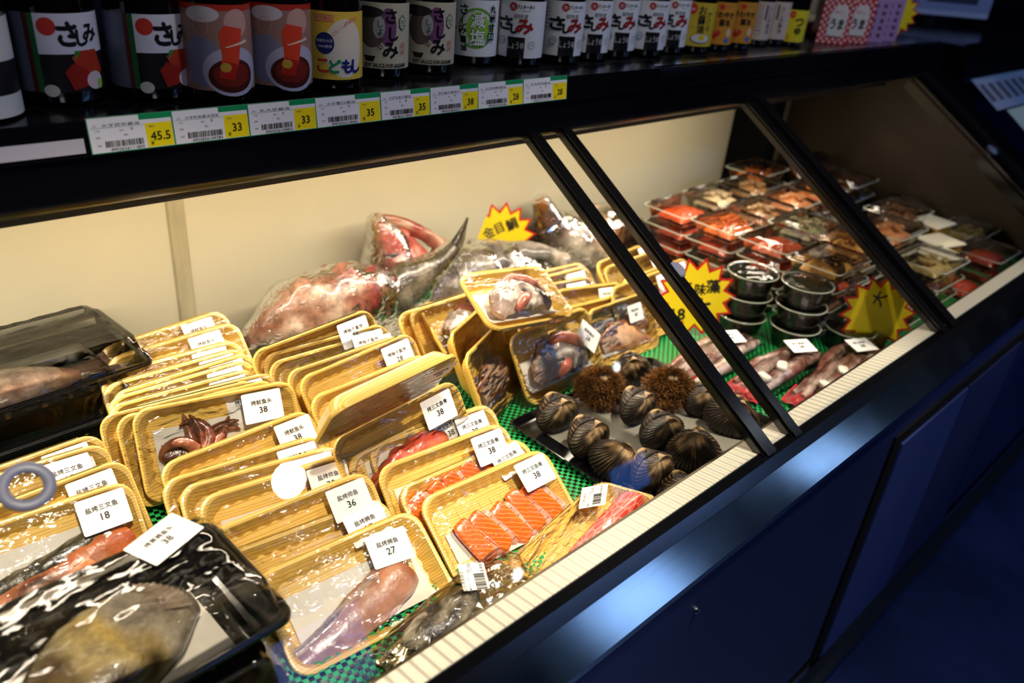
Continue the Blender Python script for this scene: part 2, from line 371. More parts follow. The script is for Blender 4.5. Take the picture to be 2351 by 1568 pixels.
# ---------------------------------------------------------------- lettering and flat print
_TXT = {}
def text_geo(s):
    if s not in _TXT:
        cu = bpy.data.curves.new('t', 'FONT'); cu.body = s; cu.resolution_u = 2
        o = bpy.data.objects.new('t', cu); COL.objects.link(o)
        dg = bpy.context.evaluated_depsgraph_get(); ev = o.evaluated_get(dg); me = ev.to_mesh()
        V = [(v.co.x, v.co.y) for v in me.vertices]; F = [tuple(p.vertices) for p in me.polygons]
        ev.to_mesh_clear(); bpy.data.objects.remove(o); bpy.data.curves.remove(cu)
        x0 = min(v[0] for v in V); x1 = max(v[0] for v in V); y0 = min(v[1] for v in V); y1 = max(v[1] for v in V)
        _TXT[s] = ([((v[0]-(x0+x1)/2), v[1]-(y0+y1)/2) for v in V], F, x1-x0, y1-y0)
    return _TXT[s]
class Gfx:
    """flat coloured print built of real outlines; lift = height above its surface"""
    def __init__(s, step=0.00004): s.it = []; s.step = step; s.k = 0
    def _a(s, V, F, c, k=None):
        s.k += 1 if k is None else 0
        s.it.append((V, F, lin(c), s.k if k is None else k))
    def rect(s, x0, y0, x1, y1, c, n=1, sk=0.0):
        V = []; F = []
        for i in range(n+1):
            x = lerp(x0, x1, i/n); V += [(x, y0), (x+sk, y1)]
        for i in range(n): F.append((2*i, 2*i+2, 2*i+3, 2*i+1))
        s._a(V, F, c); return s
    def ell(s, cx, cy, rx, ry, c, n=28, rot=0.0):
        V = [(cx, cy)]+[(cx+rx*cos(2*pi*i/n)*cos(rot)-ry*sin(2*pi*i/n)*sin(rot), cy+rx*cos(2*pi*i/n)*sin(rot)+ry*sin(2*pi*i/n)*cos(rot)) for i in range(n)]
        s._a(V, [(0, i+1, (i+1) % n+1) for i in range(n)], c); return s
    def ring(s, cx, cy, r0, r1, c, n=32):
        V = []
        for i in range(n): a = 2*pi*i/n; V += [(cx+r0*cos(a), cy+r0*sin(a)), (cx+r1*cos(a), cy+r1*sin(a))]
        s._a(V, [(2*i, 2*i+1, (2*i+3) % (2*n), (2*i+2) % (2*n)) for i in range(n)], c); return s
    def poly(s, P, c): s._a(P, [tuple(range(len(P)))], c); return s
    def text(s, t, cx, cy, h, c, w=None, rot=0.0, bold=0.0, vert=False, sk=0.0):
        if vert:
            n = len(t)
            for i, ch in enumerate(t): s.text(ch, cx, cy+h*(n-1)/2*1.0-i*h, h*0.86, c, rot=rot, bold=bold)
            return s
        V, F, tw, th = text_geo(t); k = h/max(th, 0.3); kx = w/tw if w else k
        cr, sr = cos(rot), sin(rot)
        for (ox, oy) in ((0, 0),)+(((bold, 0), (-bold, 0), (0, bold), (0, -bold)) if bold else ()):
            s._a([(cx+ox+(x*kx+sk*y*k)*cr-y*k*sr, cy+oy+(x*kx+sk*y*k)*sr+y*k*cr) for x, y in V], F, c)
        return s
    def bars(s, x0, y0, x1, y1, c=(20, 20, 20), seed=3, sk=0.0):
        r = random.Random(seed); x = x0; V = []; F = []
        while x < x1:
            w = r.choice((.0004, .0007, .0011)); o = len(V); V += [(x, y0), (x+w, y0), (x+w+sk, y1), (x+sk, y1)]; F.append((o, o+1, o+2, o+3)); x += w+r.choice((.0004, .0006, .0009))
        s._a(V, F, c); return s
    def build(s, mb, fn, mi=0):
        for V, F, c, k in s.it:
            mb.add([fn(x, y, k*s.step) for x, y in V], F, mi, [c]*len(V))
        return mb

    def bent(s, R, ang, mats, name, z0=0.0, parent=None, dw=0.0025):
        """wrap the print round a vertical cylinder of radius R, its middle facing angle ang"""
        import bmesh
        bm = bmesh.new(); cl = bm.verts.layers.float_color.new('Col'); xs = []
        kl = bm.verts.layers.float.new('k')
        for V, F, c, k in s.it:
            vs = []
            for x, y in V:
                v = bm.verts.new((x, y, 0)); v[cl] = (*c, 1); v[kl] = k; vs.append(v); xs.append(x)
            for f in F:
                try: bm.faces.new([vs[i] for i in f])
                except ValueError: pass
        x = min(xs)+dw
        while x < max(xs):
            bmesh.ops.bisect_plane(bm, geom=bm.verts[:]+bm.edges[:]+bm.faces[:], plane_co=(x, 0, 0), plane_no=(1, 0, 0)); x += dw
        for v in bm.verts:
            r = R+v[kl]*s.step; a = ang+v.co.x/R
            v.co = (r*cos(a), r*sin(a), v.co.y+z0)
        me = bpy.data.meshes.new(name); bm.to_mesh(me); bm.free(); me.materials.append(MATS[mats])
        return me

# ================================================================= the place
T_Y, T_Z = 0.8405, 1.200            # upper edge of the slanted glass
B_Y, B_Z = 0.359, 0.899             # lower edge of the slanted glass
DECK = 0.80; WALL = 1.20
X0, X1 = -0.70, 2.40
def st(name, mb, mats, smooth=False):
    o = mb.obj(name, mats, smooth=smooth); o['kind'] = 'structure'; return o
st('floor', MB().box((-4, -4, -0.1), (9, 6, 0)), 'floor_dark')
st('ceiling', MB().box((-4, -4, 3.0), (9, 6, 3.1)), 'ceiling_paint')
st('wall_back', MB().box((-4, 4.0, 0), (9, 4.1, 3.0)), 'room_wall')
st('wall_front', MB().box((-4, -4.0, 0), (9, -3.9, 3.0)), 'room_wall')
st('wall_right', MB().box((8.9, -3.9, 0), (9, 4.0, 3.0)), 'room_wall')
st('wall_left', MB().box((-4, -3.9, 0), (-3.9, 4.0, 3.0)), 'room_wall')

counter = thing('display_counter', 'long black refrigerated fish counter with slanted glass, cream back wall and steel front strip', 'display counter')
def part(name, mb, mats, smooth=False, parent=None): return mb.obj(name, mats, parent or counter, smooth)
# body front below the glass
part('bottom_rail', MB().prism([(0.392, 0.872), (0.388, 0.886), (0.3585, 0.9), (0.345, 0.8995), (0.333, 0.889), (0.3335, 0.872)], 0, X0, X1), 'black_gloss')
part('front_steel_strip', MB().prism([(0.3335, 0.8885), (0.3005, 0.856), (0.3005, 0.846), (0.334, 0.872)], 0, X0, X1+0.6), 'brushed_steel')
part('front_panel', MB().box((X0, 0.304, 0.28), (X1+0.6, 0.33, 0.846)), 'navy_panel')
m = MB()
for x in (0.95, 1.9): m.lathe([(0.004, 0), (0.004, 0.003), (0.002, 0.004)], 12, (0, 0, 0))
scr = MB().lathe([(0.0045, 0), (0.0045, 0.002), (0.0025, 0.004)], 14).mesh('screw', 'chrome')
for x, z in ((0.675, 0.785), (1.455, 0.785), (2.2, 0.785)):
    o = put('screw', scr, counter); o.matrix_basis = Matrix.Translation((x, 0.304, z)) @ Matrix.Rotation(radians(90), 4, 'X')
# ventilation hatch: frame gap, lighter panel and slats below
hatch = part('hatch_frame', MB().box((1.23, 0.300, 0.24), (1.92, 0.306, 0.80)), 'gap_black')
MB().box((1.265, 0.296, 0.26), (1.57, 0.302, 0.775)).obj('hatch_panel', 'navy_light', hatch, False)
MB().box((1.578, 0.297, 0.26), (1.89, 0.302, 0.775)).obj('hatch_panel', 'navy_panel', hatch, False)
g = MB()
for k in range(16):
    z = 0.05+k*0.0125; g.box((0.6, 0.31, z), (2.9, 0.322, z+0.006))
part('ventilation_grille', g, 'black_matte')
part('plinth', MB().box((X0, 0.34, 0.0), (X1+0.6, 0.40, 0.28)), 'gap_black')
part('kick_rail', MB().box((X0, 0.300, 0.245), (X1+0.6, 0.312, 0.262)), 'brushed_steel')
# inner basin
part('inner_steel_strip', MB().prism([(0.3600, 0.9005), (0.3905, 0.8960), (0.3905, 0.8940), (0.3600, 0.8985)], 0, X0, X1), 'ribbed_steel')
part('inner_front_wall', MB().box((X0, 0.3905, DECK-0.02), (X1, 0.394, 0.8960)), 'brushed_steel')
part('deck', MB().box((X0, 0.392, DECK-0.03), (X1, WALL+0.02, DECK)), 'deck_steel')
part('back_panel', MB().box((X0, WALL, DECK-0.03), (X1, WALL+0.02, 1.21)), 'back_wall')
part('joint_strip', MB().prism([(0.448, WALL-0.0005), (0.451, WALL-0.004), (0.474, WALL-0.004), (0.477, WALL-0.0005)], 2, DECK, 1.2), 'seam_strip')
part('roof_panel', MB().box((X0, 0.90, 1.198), (X1, WALL, 1.212)), 'back_wall')
EW = [(0.40, DECK-0.03), (WALL+0.02, DECK-0.03), (WALL+0.02, 1.21), (0.88, 1.205), (0.40, 0.905)]
part('end_wall', MB().prism(EW, 0, X0-0.02, X0), 'back_wall')
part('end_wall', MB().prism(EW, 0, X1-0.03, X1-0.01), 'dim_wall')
part('corner_post', MB().box((2.055, WALL-0.12, DECK), (2.11, WALL, 1.2)), 'gap_black')
# top: light housing, shelf, rail
part('top_rail', MB().prism([(0.862, 1.198)]+[(0.848-0.012*sin(a*pi/12), 1.210-0.012*cos(a*pi/12)) for a in range(7)]+[(0.836, 1.225), (0.8405, 1.240), (0.8395, 1.253), (0.846, 1.283), (0.868, 1.285), (0.905, 1.285), (0.905, 1.212)], 0, X0, 2.46), 'black_gloss', True)
part('shelf_board', MB().box((X0, 0.905, 1.255), (2.46, 1.36, 1.285)), 'shelf_black')
part('shelf_lip', MB().box((1.16, 0.846, 1.2855), (2.44, 0.856, 1.2885)), 'brushed_steel')
part('rail_trim', MB().prism([(0.8385, 1.250), (0.8355, 1.2515), (0.8355, 1.2530), (0.8395, 1.2550)], 0, X0, 2.44), 'black_gloss')
# clear price holder running along the rail; its left strip has chrome shine put into the colour
part('price_holder', MB().prism([(0.8375, 1.2545), (0.8365, 1.2555), (0.8395, 1.2865), (0.8405, 1.2865)], 0, X0, 0.243), 'black_gloss')
part('holder_edge', MB().prism([(0.8372, 1.2555), (0.8360, 1.2560), (0.8372, 1.2700), (0.8385, 1.2700)], 0, X0, 0.243), 'holder_strip')
part('price_holder', MB().prism([(0.8375, 1.2545), (0.8365, 1.2555), (0.8395, 1.2865), (0.8405, 1.2865)], 0, 0.243, 1.17), 'black_gloss')
# lamp strip inside: discrete chips on a bar
g = MB().box((LED_X0, 0.866, 1.1835), (LED_X1+0.35, 0.884, 1.1985))
ls = part('lamp_bar', g, 'black_matte')
g = MB(); x = LED_X0
while x < LED_X1+0.3:
    g.add([(x, 0.8655, 1.1935), (x+0.012, 0.8655, 1.1935), (x+0.012, 0.8720, 1.1825), (x, 0.8720, 1.1825)], [(0, 3, 2, 1)]); x += 0.026
o = g.obj('light_chips', 'led_chip', ls, False)
# slanted frame bars and panes
SL = math.atan2(T_Z-B_Z, T_Y-B_Y); LEN = math.hypot(T_Z-B_Z, T_Y-B_Y)
MG = Matrix.Translation((0, B_Y, B_Z)) @ Matrix.Rotation(SL, 4, 'X')     # local y runs up the glass, z = outward normal
def slant(name, boxes, mats, parent=counter, smooth=False):
    b = MB()
    for a, c in boxes: b.box(a, c)
    o = put(name, b.mesh(name, mats, smooth), parent); o.matrix_basis = MG.copy(); return o
def barbox(x0, x1, t0=-0.004, t1=0.006): return [((x0, -0.01, t0), (x1, LEN+0.012, t1)), ((x0+0.004, -0.008, t1-0.001), (x1-0.012, LEN+0.01, t1+0.004))]
slant('frame_bar', barbox(0.857, 0.888), 'black_gloss')
slant('frame_bar', barbox(0.930, 0.957), 'black_gloss')
slant('frame_bar', barbox(1.460, 1.494), 'black_gloss')
slant('frame_bar', barbox(1.504, 1.545), 'black_gloss')
slant('end_frame', [((2.300, -0.02, -0.010), (2.372, LEN+0.02, 0.006)), ((2.385, -0.02, -0.004), (2.46, LEN+0.03, 0.016)), ((2.29, 0, -0.03), (2.303, LEN, -0.004))], 'black_gloss')
slant('end_frame_trim', [((2.374, -0.02, 0.0), (2.383, LEN+0.02, 0.012))], 'chrome')
def pane(x0, x1, t):
    b = MB().add([(x0, 0, t), (x1, 0, t), (x1, LEN, t), (x0, LEN, t)], [(0, 1, 2, 3)])
    o = put('glass_pane', b.mesh('glass_pane', 'case_glass', False), counter); o.matrix_basis = MG.copy(); return o
p1 = pane(X0, 0.888, 0.0); p2 = pane(0.888, 1.545, -0.0035); p3 = pane(1.545, 2.30, 0.0)
def torus(R, r, n=32, k=12):
    b = MB()
    b.rings([[((R+r*cos(2*pi*j/k))*cos(2*pi*i/n), (R+r*cos(2*pi*j/k))*sin(2*pi*i/n), 0.8*r*sin(2*pi*j/k)) for j in range(k)] for i in range(n+1)], False, False)
    return b
def onpane(name, mb, mats, x, v, t, parent):
    o = put(name, mb.mesh(name, mats), parent); o.matrix_basis = Matrix.Translation((x, v, t)); return o
onpane('finger_ring', torus(0.0165, 0.0050), 'ring_plastic', 0.091, 0.300, 0.005, p1)
b = MB().lathe([(0.014, 0), (0.015, 0.003), (0.012, 0.006)], 28); onpane('round_pull', b, 'ring_plastic', 0.955, 0.283, 0.002, p2)
ef = MB().lathe([(0.015, 0), (0.016, 0.004), (0.012, 0.007)], 28)
o = put('round_lock', ef.mesh('round_lock', 'ring_plastic'), counter); o.matrix_basis = MG @ Matrix.Translation((2.335, 0.294, 0.006))
g = Gfx(); g.ring(0, 0, 0.0085, 0.0092, (25, 25, 25))
for k in range(3): g.ring(-0.004+k*0.0035, 0, 0.0024, 0.0030, (25, 25, 25), 20)
g.text('E000', -0.001, 0.012, 0.003, (25, 25, 25))
b = MB(); g.build(b, lambda x, y, k: (x, y*0.8, 0.0004+k)); onpane('safety_mark', b, 'print', 0.963, 0.508, -0.0035, p2)

# green net and its board
net = MB().grid(lambda u, v: (lerp(X0, X1, u), lerp(0.400, 0.97, v), DECK+0.005), 2, 2)
o = net.obj('woven_mat', 'green_net'); tag(o, 'green woven plastic net mat lying on the counter bed', 'mat')

# neighbouring counter to the right, price papers and goods behind
nb = thing('neighbouring_counter', 'dark end of the next counter beyond the black end frame', 'display counter', loc=(2.5, 0, 0))
MB().prism([(0.80, 1.19), (0.80, 1.265), (0.84, 1.275), (1.4, 1.275), (1.4, 1.19)], 0, 0.05, 3.0).obj('top_rail', 'black_gloss', nb, False)
MB().box((0.05, 0.36, 0.0), (3.0, 1.3, 0.80)).obj('body', 'navy_panel', nb, False)
MB().add([(0.05, 0.40, 0.90), (3.0, 0.40, 0.90), (3.0, 0.82, 1.19), (0.05, 0.82, 1.19)], [(0, 1, 2, 3)]).obj('glass_pane', 'case_glass', nb, False)
MB().box((0.05, 1.28, 0.8), (3.0, 1.30, 1.19)).obj('back_panel', 'navy_panel', nb, False)
g = Gfx(); g.rect(-0.36, -0.065, 0.36, 0.055, (206, 206, 214))
for k in range(10): g.rect(-0.34+k*0.07, -0.035, -0.300+k*0.07, 0.030, (120, 108, 104))
b = MB(); g.build(b, lambda x, y, k: (x, y, k)); o = b.obj('price_sheet', 'print_matte', None, False)
o.matrix_basis = Matrix.Translation((3.02, 0.765, 1.148)) @ Matrix.Rotation(radians(35), 4, 'X')
tag(o, 'pale paper sheet of barcodes taped to the next counter at the right edge', 'price sheet')
g = Gfx(); g.rect(-0.40, -0.10, 0.40, 0.09, (196, 204, 176)); g.ell(0.16, 0.0, 0.12, 0.05, (150, 196, 190))
b = MB(); g.build(b, lambda x, y, k: (x, y, k)); o = b.obj('leaflet', 'print_matte', None, False)
o.matrix_basis = Matrix.Translation((3.10, 0.625, 1.060)) @ Matrix.Rotation(radians(34.6), 4, 'X')
tag(o, 'pale green leaflet below the sheet of barcodes on the next counter', 'leaflet')

# back shelving, far right, out of focus
rk = thing('shelf_rack', 'dark shelving far behind the counter with a yellow price strip', 'shelving', loc=(4.4, 2.2, 0))
for z in (0.9, 1.22, 1.55):
    MB().box((-1.6, 0, z), (2.0, 0.4, z+0.03)).obj('shelf_board', 'navy_panel', rk, False)
for z, c in ((1.19, (190, 170, 40)), (1.52, (150, 150, 170))):
    mb_ = MB(); mb_.col = lin(c); mb_.box((-1.6, -0.012, z), (2.0, 0, z+0.03)).obj('price_strip', 'print_matte', rk, False)
for x in (-1.6, 2.0): MB().box((x, 0, 0), (x+0.04, 0.4, 2.0)).obj('upright', 'black_matte', rk, False)
def pouch(name, cat, label, loc, rz, w, h, cols, shade='print_matte', t=0.03):
    m_ = MB(); m_.col = lin(cols[0])
    m_.grid(lambda u, v: ((u-.5)*w, -t*sin(pi*u)*sin(pi*min(1, v*1.1))*0.5, v*h), 10, 10)
    m_.grid(lambda u, v: ((.5-u)*w, t*sin(pi*u)*sin(pi*min(1, v*1.1))*0.5, v*h), 10, 10)
    o = m_.obj(name, shade); tag(o, label, cat); o.matrix_basis = Matrix.Translation(loc) @ Matrix.Rotation(rz, 4, 'Z'); return o
pouch('snack_bag', 'bag', 'blurred orange and red bag on the far shelf near the right edge', (3.85, 2.15, 1.25), 0.2, 0.32, 0.26, [(190, 60, 20)])
pouch('snack_bag', 'bag', 'blurred pale green bag at the far right edge of the far shelf', (4.35, 2.15, 1.25), 0.2, 0.28, 0.26, [(150, 160, 130)])
pouch('snack_bag', 'bag', 'blurred dark green bag left of the orange bag on the far shelf', (3.52, 2.15, 1.25), 0.2, 0.20, 0.2, [(60, 70, 40)])

# ================================================================= packed trays
TW, TH, TD = 0.200, 0.120, 0.020
def tray_mesh():
    b = MB(); PER = 200; rs = []
    def ring(w, h, r, z, rib=0.0):
        P = rrect(TW/2-w, TH/2-h, max(.006, .022-r), 8, 0, TH/2, z, PER)
        if rib:
            Q = []
            for k, p in enumerate(P):
                onlong = abs(p[1]-TH/2) > abs(TH/2-h)-0.004; s = p[0] if onlong else p[1]
                a = rib*(0.5+0.5*math.copysign(abs(sin(2*pi*s/0.016))**0.6, sin(2*pi*s/0.016)))
                d = Vector((0-p[0], TH/2-p[1], 0)); ax = Vector((0, -math.copysign(1, p[1]-TH/2), 0)) if onlong else Vector((-math.copysign(1, p[0]), 0, 0))
                Q.append(tuple(Vector(p)+ax*a))
            P = Q
        rs.append(P)
    ring(0.016, 0.016, .008, -TD-0.0015); ring(0.012, 0.012, .005, -TD+0.002, 0.0)   # outside
    ring(0.004, 0.004, 0, -0.006); ring(0.0005, 0.0005, 0, -0.0055); ring(0, 0, 0, -0.003); ring(0.0008, 0.0008, 0, -0.0008); ring(0.003, 0.003, 0, 0.0); ring(0.0055, 0.0055, 0, -0.0008)
    ring(0.0065, 0.0065, 0, -0.003)
    ring(0.0085, 0.0085, 0.001, -0.006, 0.0012); ring(0.0125, 0.0125, .004, -TD+0.004, 0.0028); ring(0.0155, 0.0155, .007, -TD+0.0004, 0.002)
    ring(0.020, 0.020, .008, -TD); ring(0.045, 0.045, .012, -TD+0.0006)
    b.rings(rs, True, True)
    # pressed marks on the floor
    for k in range(9):
        x = -0.066+k*0.0165
        for y0, y1 in ((0.030, 0.052), (0.066, 0.090)):
            b.box((x, y0, -TD-0.0002), (x+0.003, y1, -TD+0.0012)); b.box((x, y0, -TD-0.0002), (x+0.008, y0+0.003, -TD+0.0012))
    return b.mesh('tray', 'wood_foam')
TRAY = tray_mesh()
def film_mesh(seed, bulge):
    b = MB()
    def f(u, v):
        x = (u-.5)*(TW-0.003); y = 0.0015+v*(TH-0.003)
        # keep the corners rounded
        dx = max(0, abs(x)-(TW/2-.022)); dy = max(0, abs(y-TH/2)-(TH/2-.022)); r = math.hypot(dx, dy)
        if r > .0215: k = .0215/r; x = math.copysign(TW/2-.022+dx*k, x) if dx > 0 else x; y = TH/2+math.copysign(TH/2-.022+dy*k, y-TH/2) if dy > 0 else y
        e = sin(pi*u)*sin(pi*v)
        z = 0.0006+bulge*e+0.0009*nz3((x*1.0, y*2.2, 0), 60, seed)*e**.3+0.0006*sin((x*0.8+y*2.0)*300+seed)*max(0, 1-v*5)
        return (x, y, z)
    b.grid(f, 40, 26)
    # wrapped down over the lower and upper lips
    for yy, s in ((0.0, -1), (TH, 1)):
        b.grid(lambda u, v: ((u-.5)*(TW-.05), yy+s*(0.0008+0.0006*sin(u*90+seed)*v)-s*v*0.004, 0.0004-v*0.014), 30, 4)
    return b.mesh('cling_film', 'cling_film')
FILMS = [film_mesh(1.3, 0.003), film_mesh(7.7, 0.0015), film_mesh(4.1, -0.003)]
FILM_FULL = film_mesh(2.2, 0.016)
def liner_mesh(y1=0.066, seed=1, x0=-0.078, x1=0.080):
    b = MB()
    b.grid(lambda u, v: (lerp(x0, x1, u), 0.018+v*(y1-0.018), -TD+0.0022+0.0012*nz3((u, v, 0), 3, seed)+(0.010*(1-v*5) if v < .2 else 0)), 22, 10)
    return b.mesh('paper_liner', 'paper')
LINERS = [liner_mesh(0.070, 1), liner_mesh(0.088, 5), liner_mesh(0.055, 9)]
_PL = {}
def price_label(name, price, seed=0, w=0.050, h=0.039):
    key = (name, price, w)
    if key not in _PL:
        b = MB(); P = rrect(w/2, h/2, 0.002, 3)
        b.col = lin((250, 247, 240)); b.add([(p[0], p[1], 0.0002) for p in P], [tuple(range(len(P)))])
        g = Gfx()
        if name == 'barcode':
            g.text('店名烤鱼精选', -0.006, 0.013, 0.0048, (40, 38, 36)); g.text('重量(kg)  0.280  900.00', -0.006, 0.0065, 0.0022, (60, 60, 60), w=0.034)
            g.text('72.00', 0.013, 0.003, 0.0045, (60, 60, 64)); g.bars(-0.021, -0.012, 0.003, 0.000); g.text('20231225  43.60', -0.008, -0.0148, 0.002, (60, 60, 60), w=0.022)
            g.text('鱼清鲜鱼', 0.0135, -0.0105, 0.004, (50, 50, 50)); g.text('0570', -0.021, 0.006, 0.002, (70, 70, 70))
        else:
            g.text(name, -0.001+0.0, 0.0065, 0.0062, (34, 32, 32), w=0.0066*len(name), bold=.00012); g.text(price, 0.0, -0.0040, 0.0078, (20, 20, 22), bold=.00018)
        g.build(b, lambda x, y, k: (x, y, 0.0004+k))
        _PL[key] = b.mesh('price_label', 'print_matte', False)
    return _PL[key]

# ---- what lies in the trays (each a mesh in tray space, floor at z = -TD)
def salmon_bones(seed=0):
    r = random.Random(seed); a = MB(); p = MB(); k = 0
    for i in range(5):
        cx = -0.052+i*0.0285+r.uniform(-.002, .002); cy = 0.044+i*0.0035+r.uniform(-.004, .004); M = Matrix.Rotation(radians(24+r.uniform(-8, 6)), 3, 'Z') @ Matrix.Rotation(radians(-14), 3, 'Y')
        blob(a, (cx, cy, -TD+0.011), (0.0118, 0.031, 0.0058), pw=5.0, amp=0.08, ns=60, seed=seed+i, n=36, M=M)
        cx += 0.0165
        blob(p, (cx, cy-0.001, -TD+0.0085), (0.0072, 0.029, 0.0045), pw=4.5, amp=0.08, ns=70, seed=seed+i+20, n=28, M=M, col=lin((238, 186, 160)), col2=lin((226, 160, 130)))
        for q in range(4):
            c = M @ Vector((0, -0.021+q*0.013, 0.0046)); blob(p, (cx+c.x, cy-0.001+c.y, -TD+0.0085+c.z), (0.0036, 0.0005, 0.0004), M=M, n=8, col=lin((96, 42, 34)))
    return a.mesh('salmon_slice', 'salmon_flesh'), p.mesh('belly_strip', 'flesh')
def salmon_fillet(seed=3):
    a = MB(); s = MB()
    pts = [(-.094, .022, -.009, .018, .008), (-.05, .027, -.008, .023, .009), (0, .036, -.007, .025, .010), (.045, .048, -.007, .023, .010), (.072, .058, -.008, .018, .008), (.084, .063, -.009, .010, .006)]
    meat(a, pts, [(0, (242, 168, 130)), (.3, (242, 146, 96)), (.8, (244, 128, 62)), (1, (240, 120, 54))], amp=.12, nscale=50, seed=seed, streak=(244, 176, 140), streak_n=5)
    pts2 = [(x, y+.021, z-.002, w*.55, h*.8) for x, y, z, w, h in pts]
    meat(s, pts2, [(0, (96, 92, 74)), (.5, (66, 62, 50)), (1, (168, 150, 120))], amp=.2, nscale=90, seed=seed+2, streak=(180, 168, 138), streak_n=7)
    return a.mesh('salmon_fillet', 'flesh'), s.mesh('silver_skin', 'skin')
def white_fillet(seed=5):
    a = MB()
    pts = [(-.090, .016, -.012, .010, .005), (-.06, .022, -.010, .017, .007), (-.02, .034, -.007, .023, .010), (.02, .046, -.006, .027, .011), (.048, .056, -.006, .025, .011), (.057, .060, -.007, .020, .009)]
    meat(a, pts, [(0, (150, 118, 128)), (.35, (186, 138, 118)), (.7, (206, 142, 104)), (1, (170, 96, 62))], amp=.12, nscale=40, seed=seed, streak=(224, 190, 170), streak_n=3, seg=30)
    b = MB(); meat(b, [(x, y+.012, z+.002, w*.42, h*.6) for x, y, z, w, h in pts[:5]], [(0, (198, 176, 160)), (.6, (214, 184, 156)), (1, (206, 160, 130))], amp=.2, nscale=60, seed=seed+4, streak=(120, 108, 104), streak_n=4)
    return a.mesh('fish_fillet', 'flesh'), b.mesh('fillet_skin', 'skin')
def squid_heads(seed=2):
    r = random.Random(seed); a = MB(); dk = (96, 42, 26); md = (170, 104, 74); lt = (226, 196, 168)
    meat(a, [(-.075, .058, -.013, .004, .003), (-.055, .046, -.012, .016, .005), (-.03, .036, -.010, .020, .007), (-.01, .034, -.010, .013, .006)], [(0, (86, 34, 18)), (.6, (110, 56, 36)), (1, md)], amp=.2, nscale=60, seed=3)
    meat(a, [(-.02, .030, -.010, .012, .007), (.01, .032, -.009, .018, .009), (.05, .042, -.010, .014, .007)], [(0, lt), (1, (214, 168, 140))], amp=.15, nscale=60, seed=8)
    for k in range(11):
        x0 = -.030+r.uniform(-.008, .012); y0 = .048+r.uniform(-.012, .010); d = r.uniform(-.5, 2.4); n = 12; P = []; R_ = []; C = []
        L_ = r.uniform(.040, .070); cv = r.uniform(-3.6, 3.6); x, y = x0, y0
        for i in range(n):
            t = i/(n-1); P.append((max(-.088, min(.085, x)), max(.016, min(.108, y)), -TD+.008+.005*sin(t*pi+k)+.002*(k % 3))); R_.append(.0078*(1-t)**.6+.0012); C.append(mixc(lin(md if k % 2 else (132, 70, 48)), lin(dk), max(0, nz3((k, t*6, 0), 2, 1))+.15))
            d += cv/n; x += L_/n*cos(d); y += L_/n*sin(d)
        a.tube(P, R_, 10, cols=C)
    return (a.mesh('squid_head', 'skin'),)
def collar(seed=1, dark=True):
    k_ = 1.0
    """fish collar: curved flap with a ribbed fin and a pink bone"""
    a = MB(); f = MB()
    g = (96, 88, 78) if dark else (214, 200, 170)
    meat(a, [(-.062, .030, -.006, .012, .006), (-.04, .050, .000, .028, .012), (-.005, .064, .003, .036, .015), (.030, .056, .002, .032, .013), (.060, .040, -.004, .018, .008)], [(0, (232, 190, 168)), (.3, (226, 200, 182)), (.55, g), (.8, (214, 190, 170)), (1, (236, 214, 196))], amp=.26, nscale=44, seed=seed, streak=(240, 226, 206), streak_n=9, seg=64, n=60)
    meat(a, [(-.035, .080, .004, .005, .003), (-.005, .088, .012, .010, .006), (.03, .074, .012, .012, .007), (.052, .052, .006, .006, .004)], [(0, (188, 110, 84)), (.5, (150, 82, 60)), (1, (214, 150, 124))], amp=.25, nscale=60, seed=seed+3)
    meat(a, [(-.03, .028, .004, .006, .005), (-.012, .040, .014, .010, .007), (.006, .050, .014, .006, .004)], [(0, (206, 120, 96)), (1, (170, 84, 64))], amp=.2, nscale=60, seed=seed+6)
    def fin(u, v):
        an = lerp(radians(200), radians(250), u); rr = .052*v+.008*v*sin(u*3)
        return (.045+rr*cos(an), .075+rr*sin(an)*.9, .016-.010*v+.0012*sin(u*60)*v)
    f.grid(fin, 44, 8, colfn=lambda u, v: mixc(lin((60, 56, 50)), lin((188, 172, 146)), v*.6+.3*(.5+.5*sin(u*60))))
    return a.mesh('fish_collar', 'flesh'), f.mesh('fin', 'skin')
def red_fish(seed=4):
    a = MB(); meat(a, [(-.06, .035, -.008, .012, .008), (-.03, .045, -.004, .022, .012), (.02, .050, -.003, .024, .013), (.055, .046, -.006, .014, .009)], [(0, (168, 56, 36)), (.5, (190, 66, 42)), (1, (150, 46, 32))], amp=.3, nscale=50, seed=seed, streak=(224, 130, 96), streak_n=4)
    return (a.mesh('red_fish_piece', 'flesh'),)
def pale_fish(seed=6):
    a = MB(); meat(a, [(-.07, .040, -.012, .018, .004), (-.03, .052, -.009, .030, .008), (.02, .044, -.008, .026, .008), (.06, .030, -.010, .010, .005), (.085, .020, -.012, .005, .003)], [(0, (238, 206, 176)), (.5, (232, 176, 130)), (1, (222, 140, 96))], amp=.25, nscale=40, seed=seed, streak=(214, 128, 70), streak_n=3)
    return (a.mesh('pale_fish_piece', 'flesh'),)
def tuna_block():
    a = MB(); blob(a, (.012, .030, -.004), (.074, .017, .015), rz=.08, pw=8, amp=.05, ns=30, n=44); return (a.mesh('tuna_block', 'tuna_flesh'),)
CONT = dict(bones=[salmon_bones(1), salmon_bones(2), salmon_bones(3)], fillet=[salmon_fillet(), salmon_fillet(9)], white=[white_fillet()], squid=[squid_heads()],
            collar=[collar(1), collar(7, False), collar(12)], red=[red_fish()], pale=[pale_fish()], tuna=[tuna_block()], none=[()])
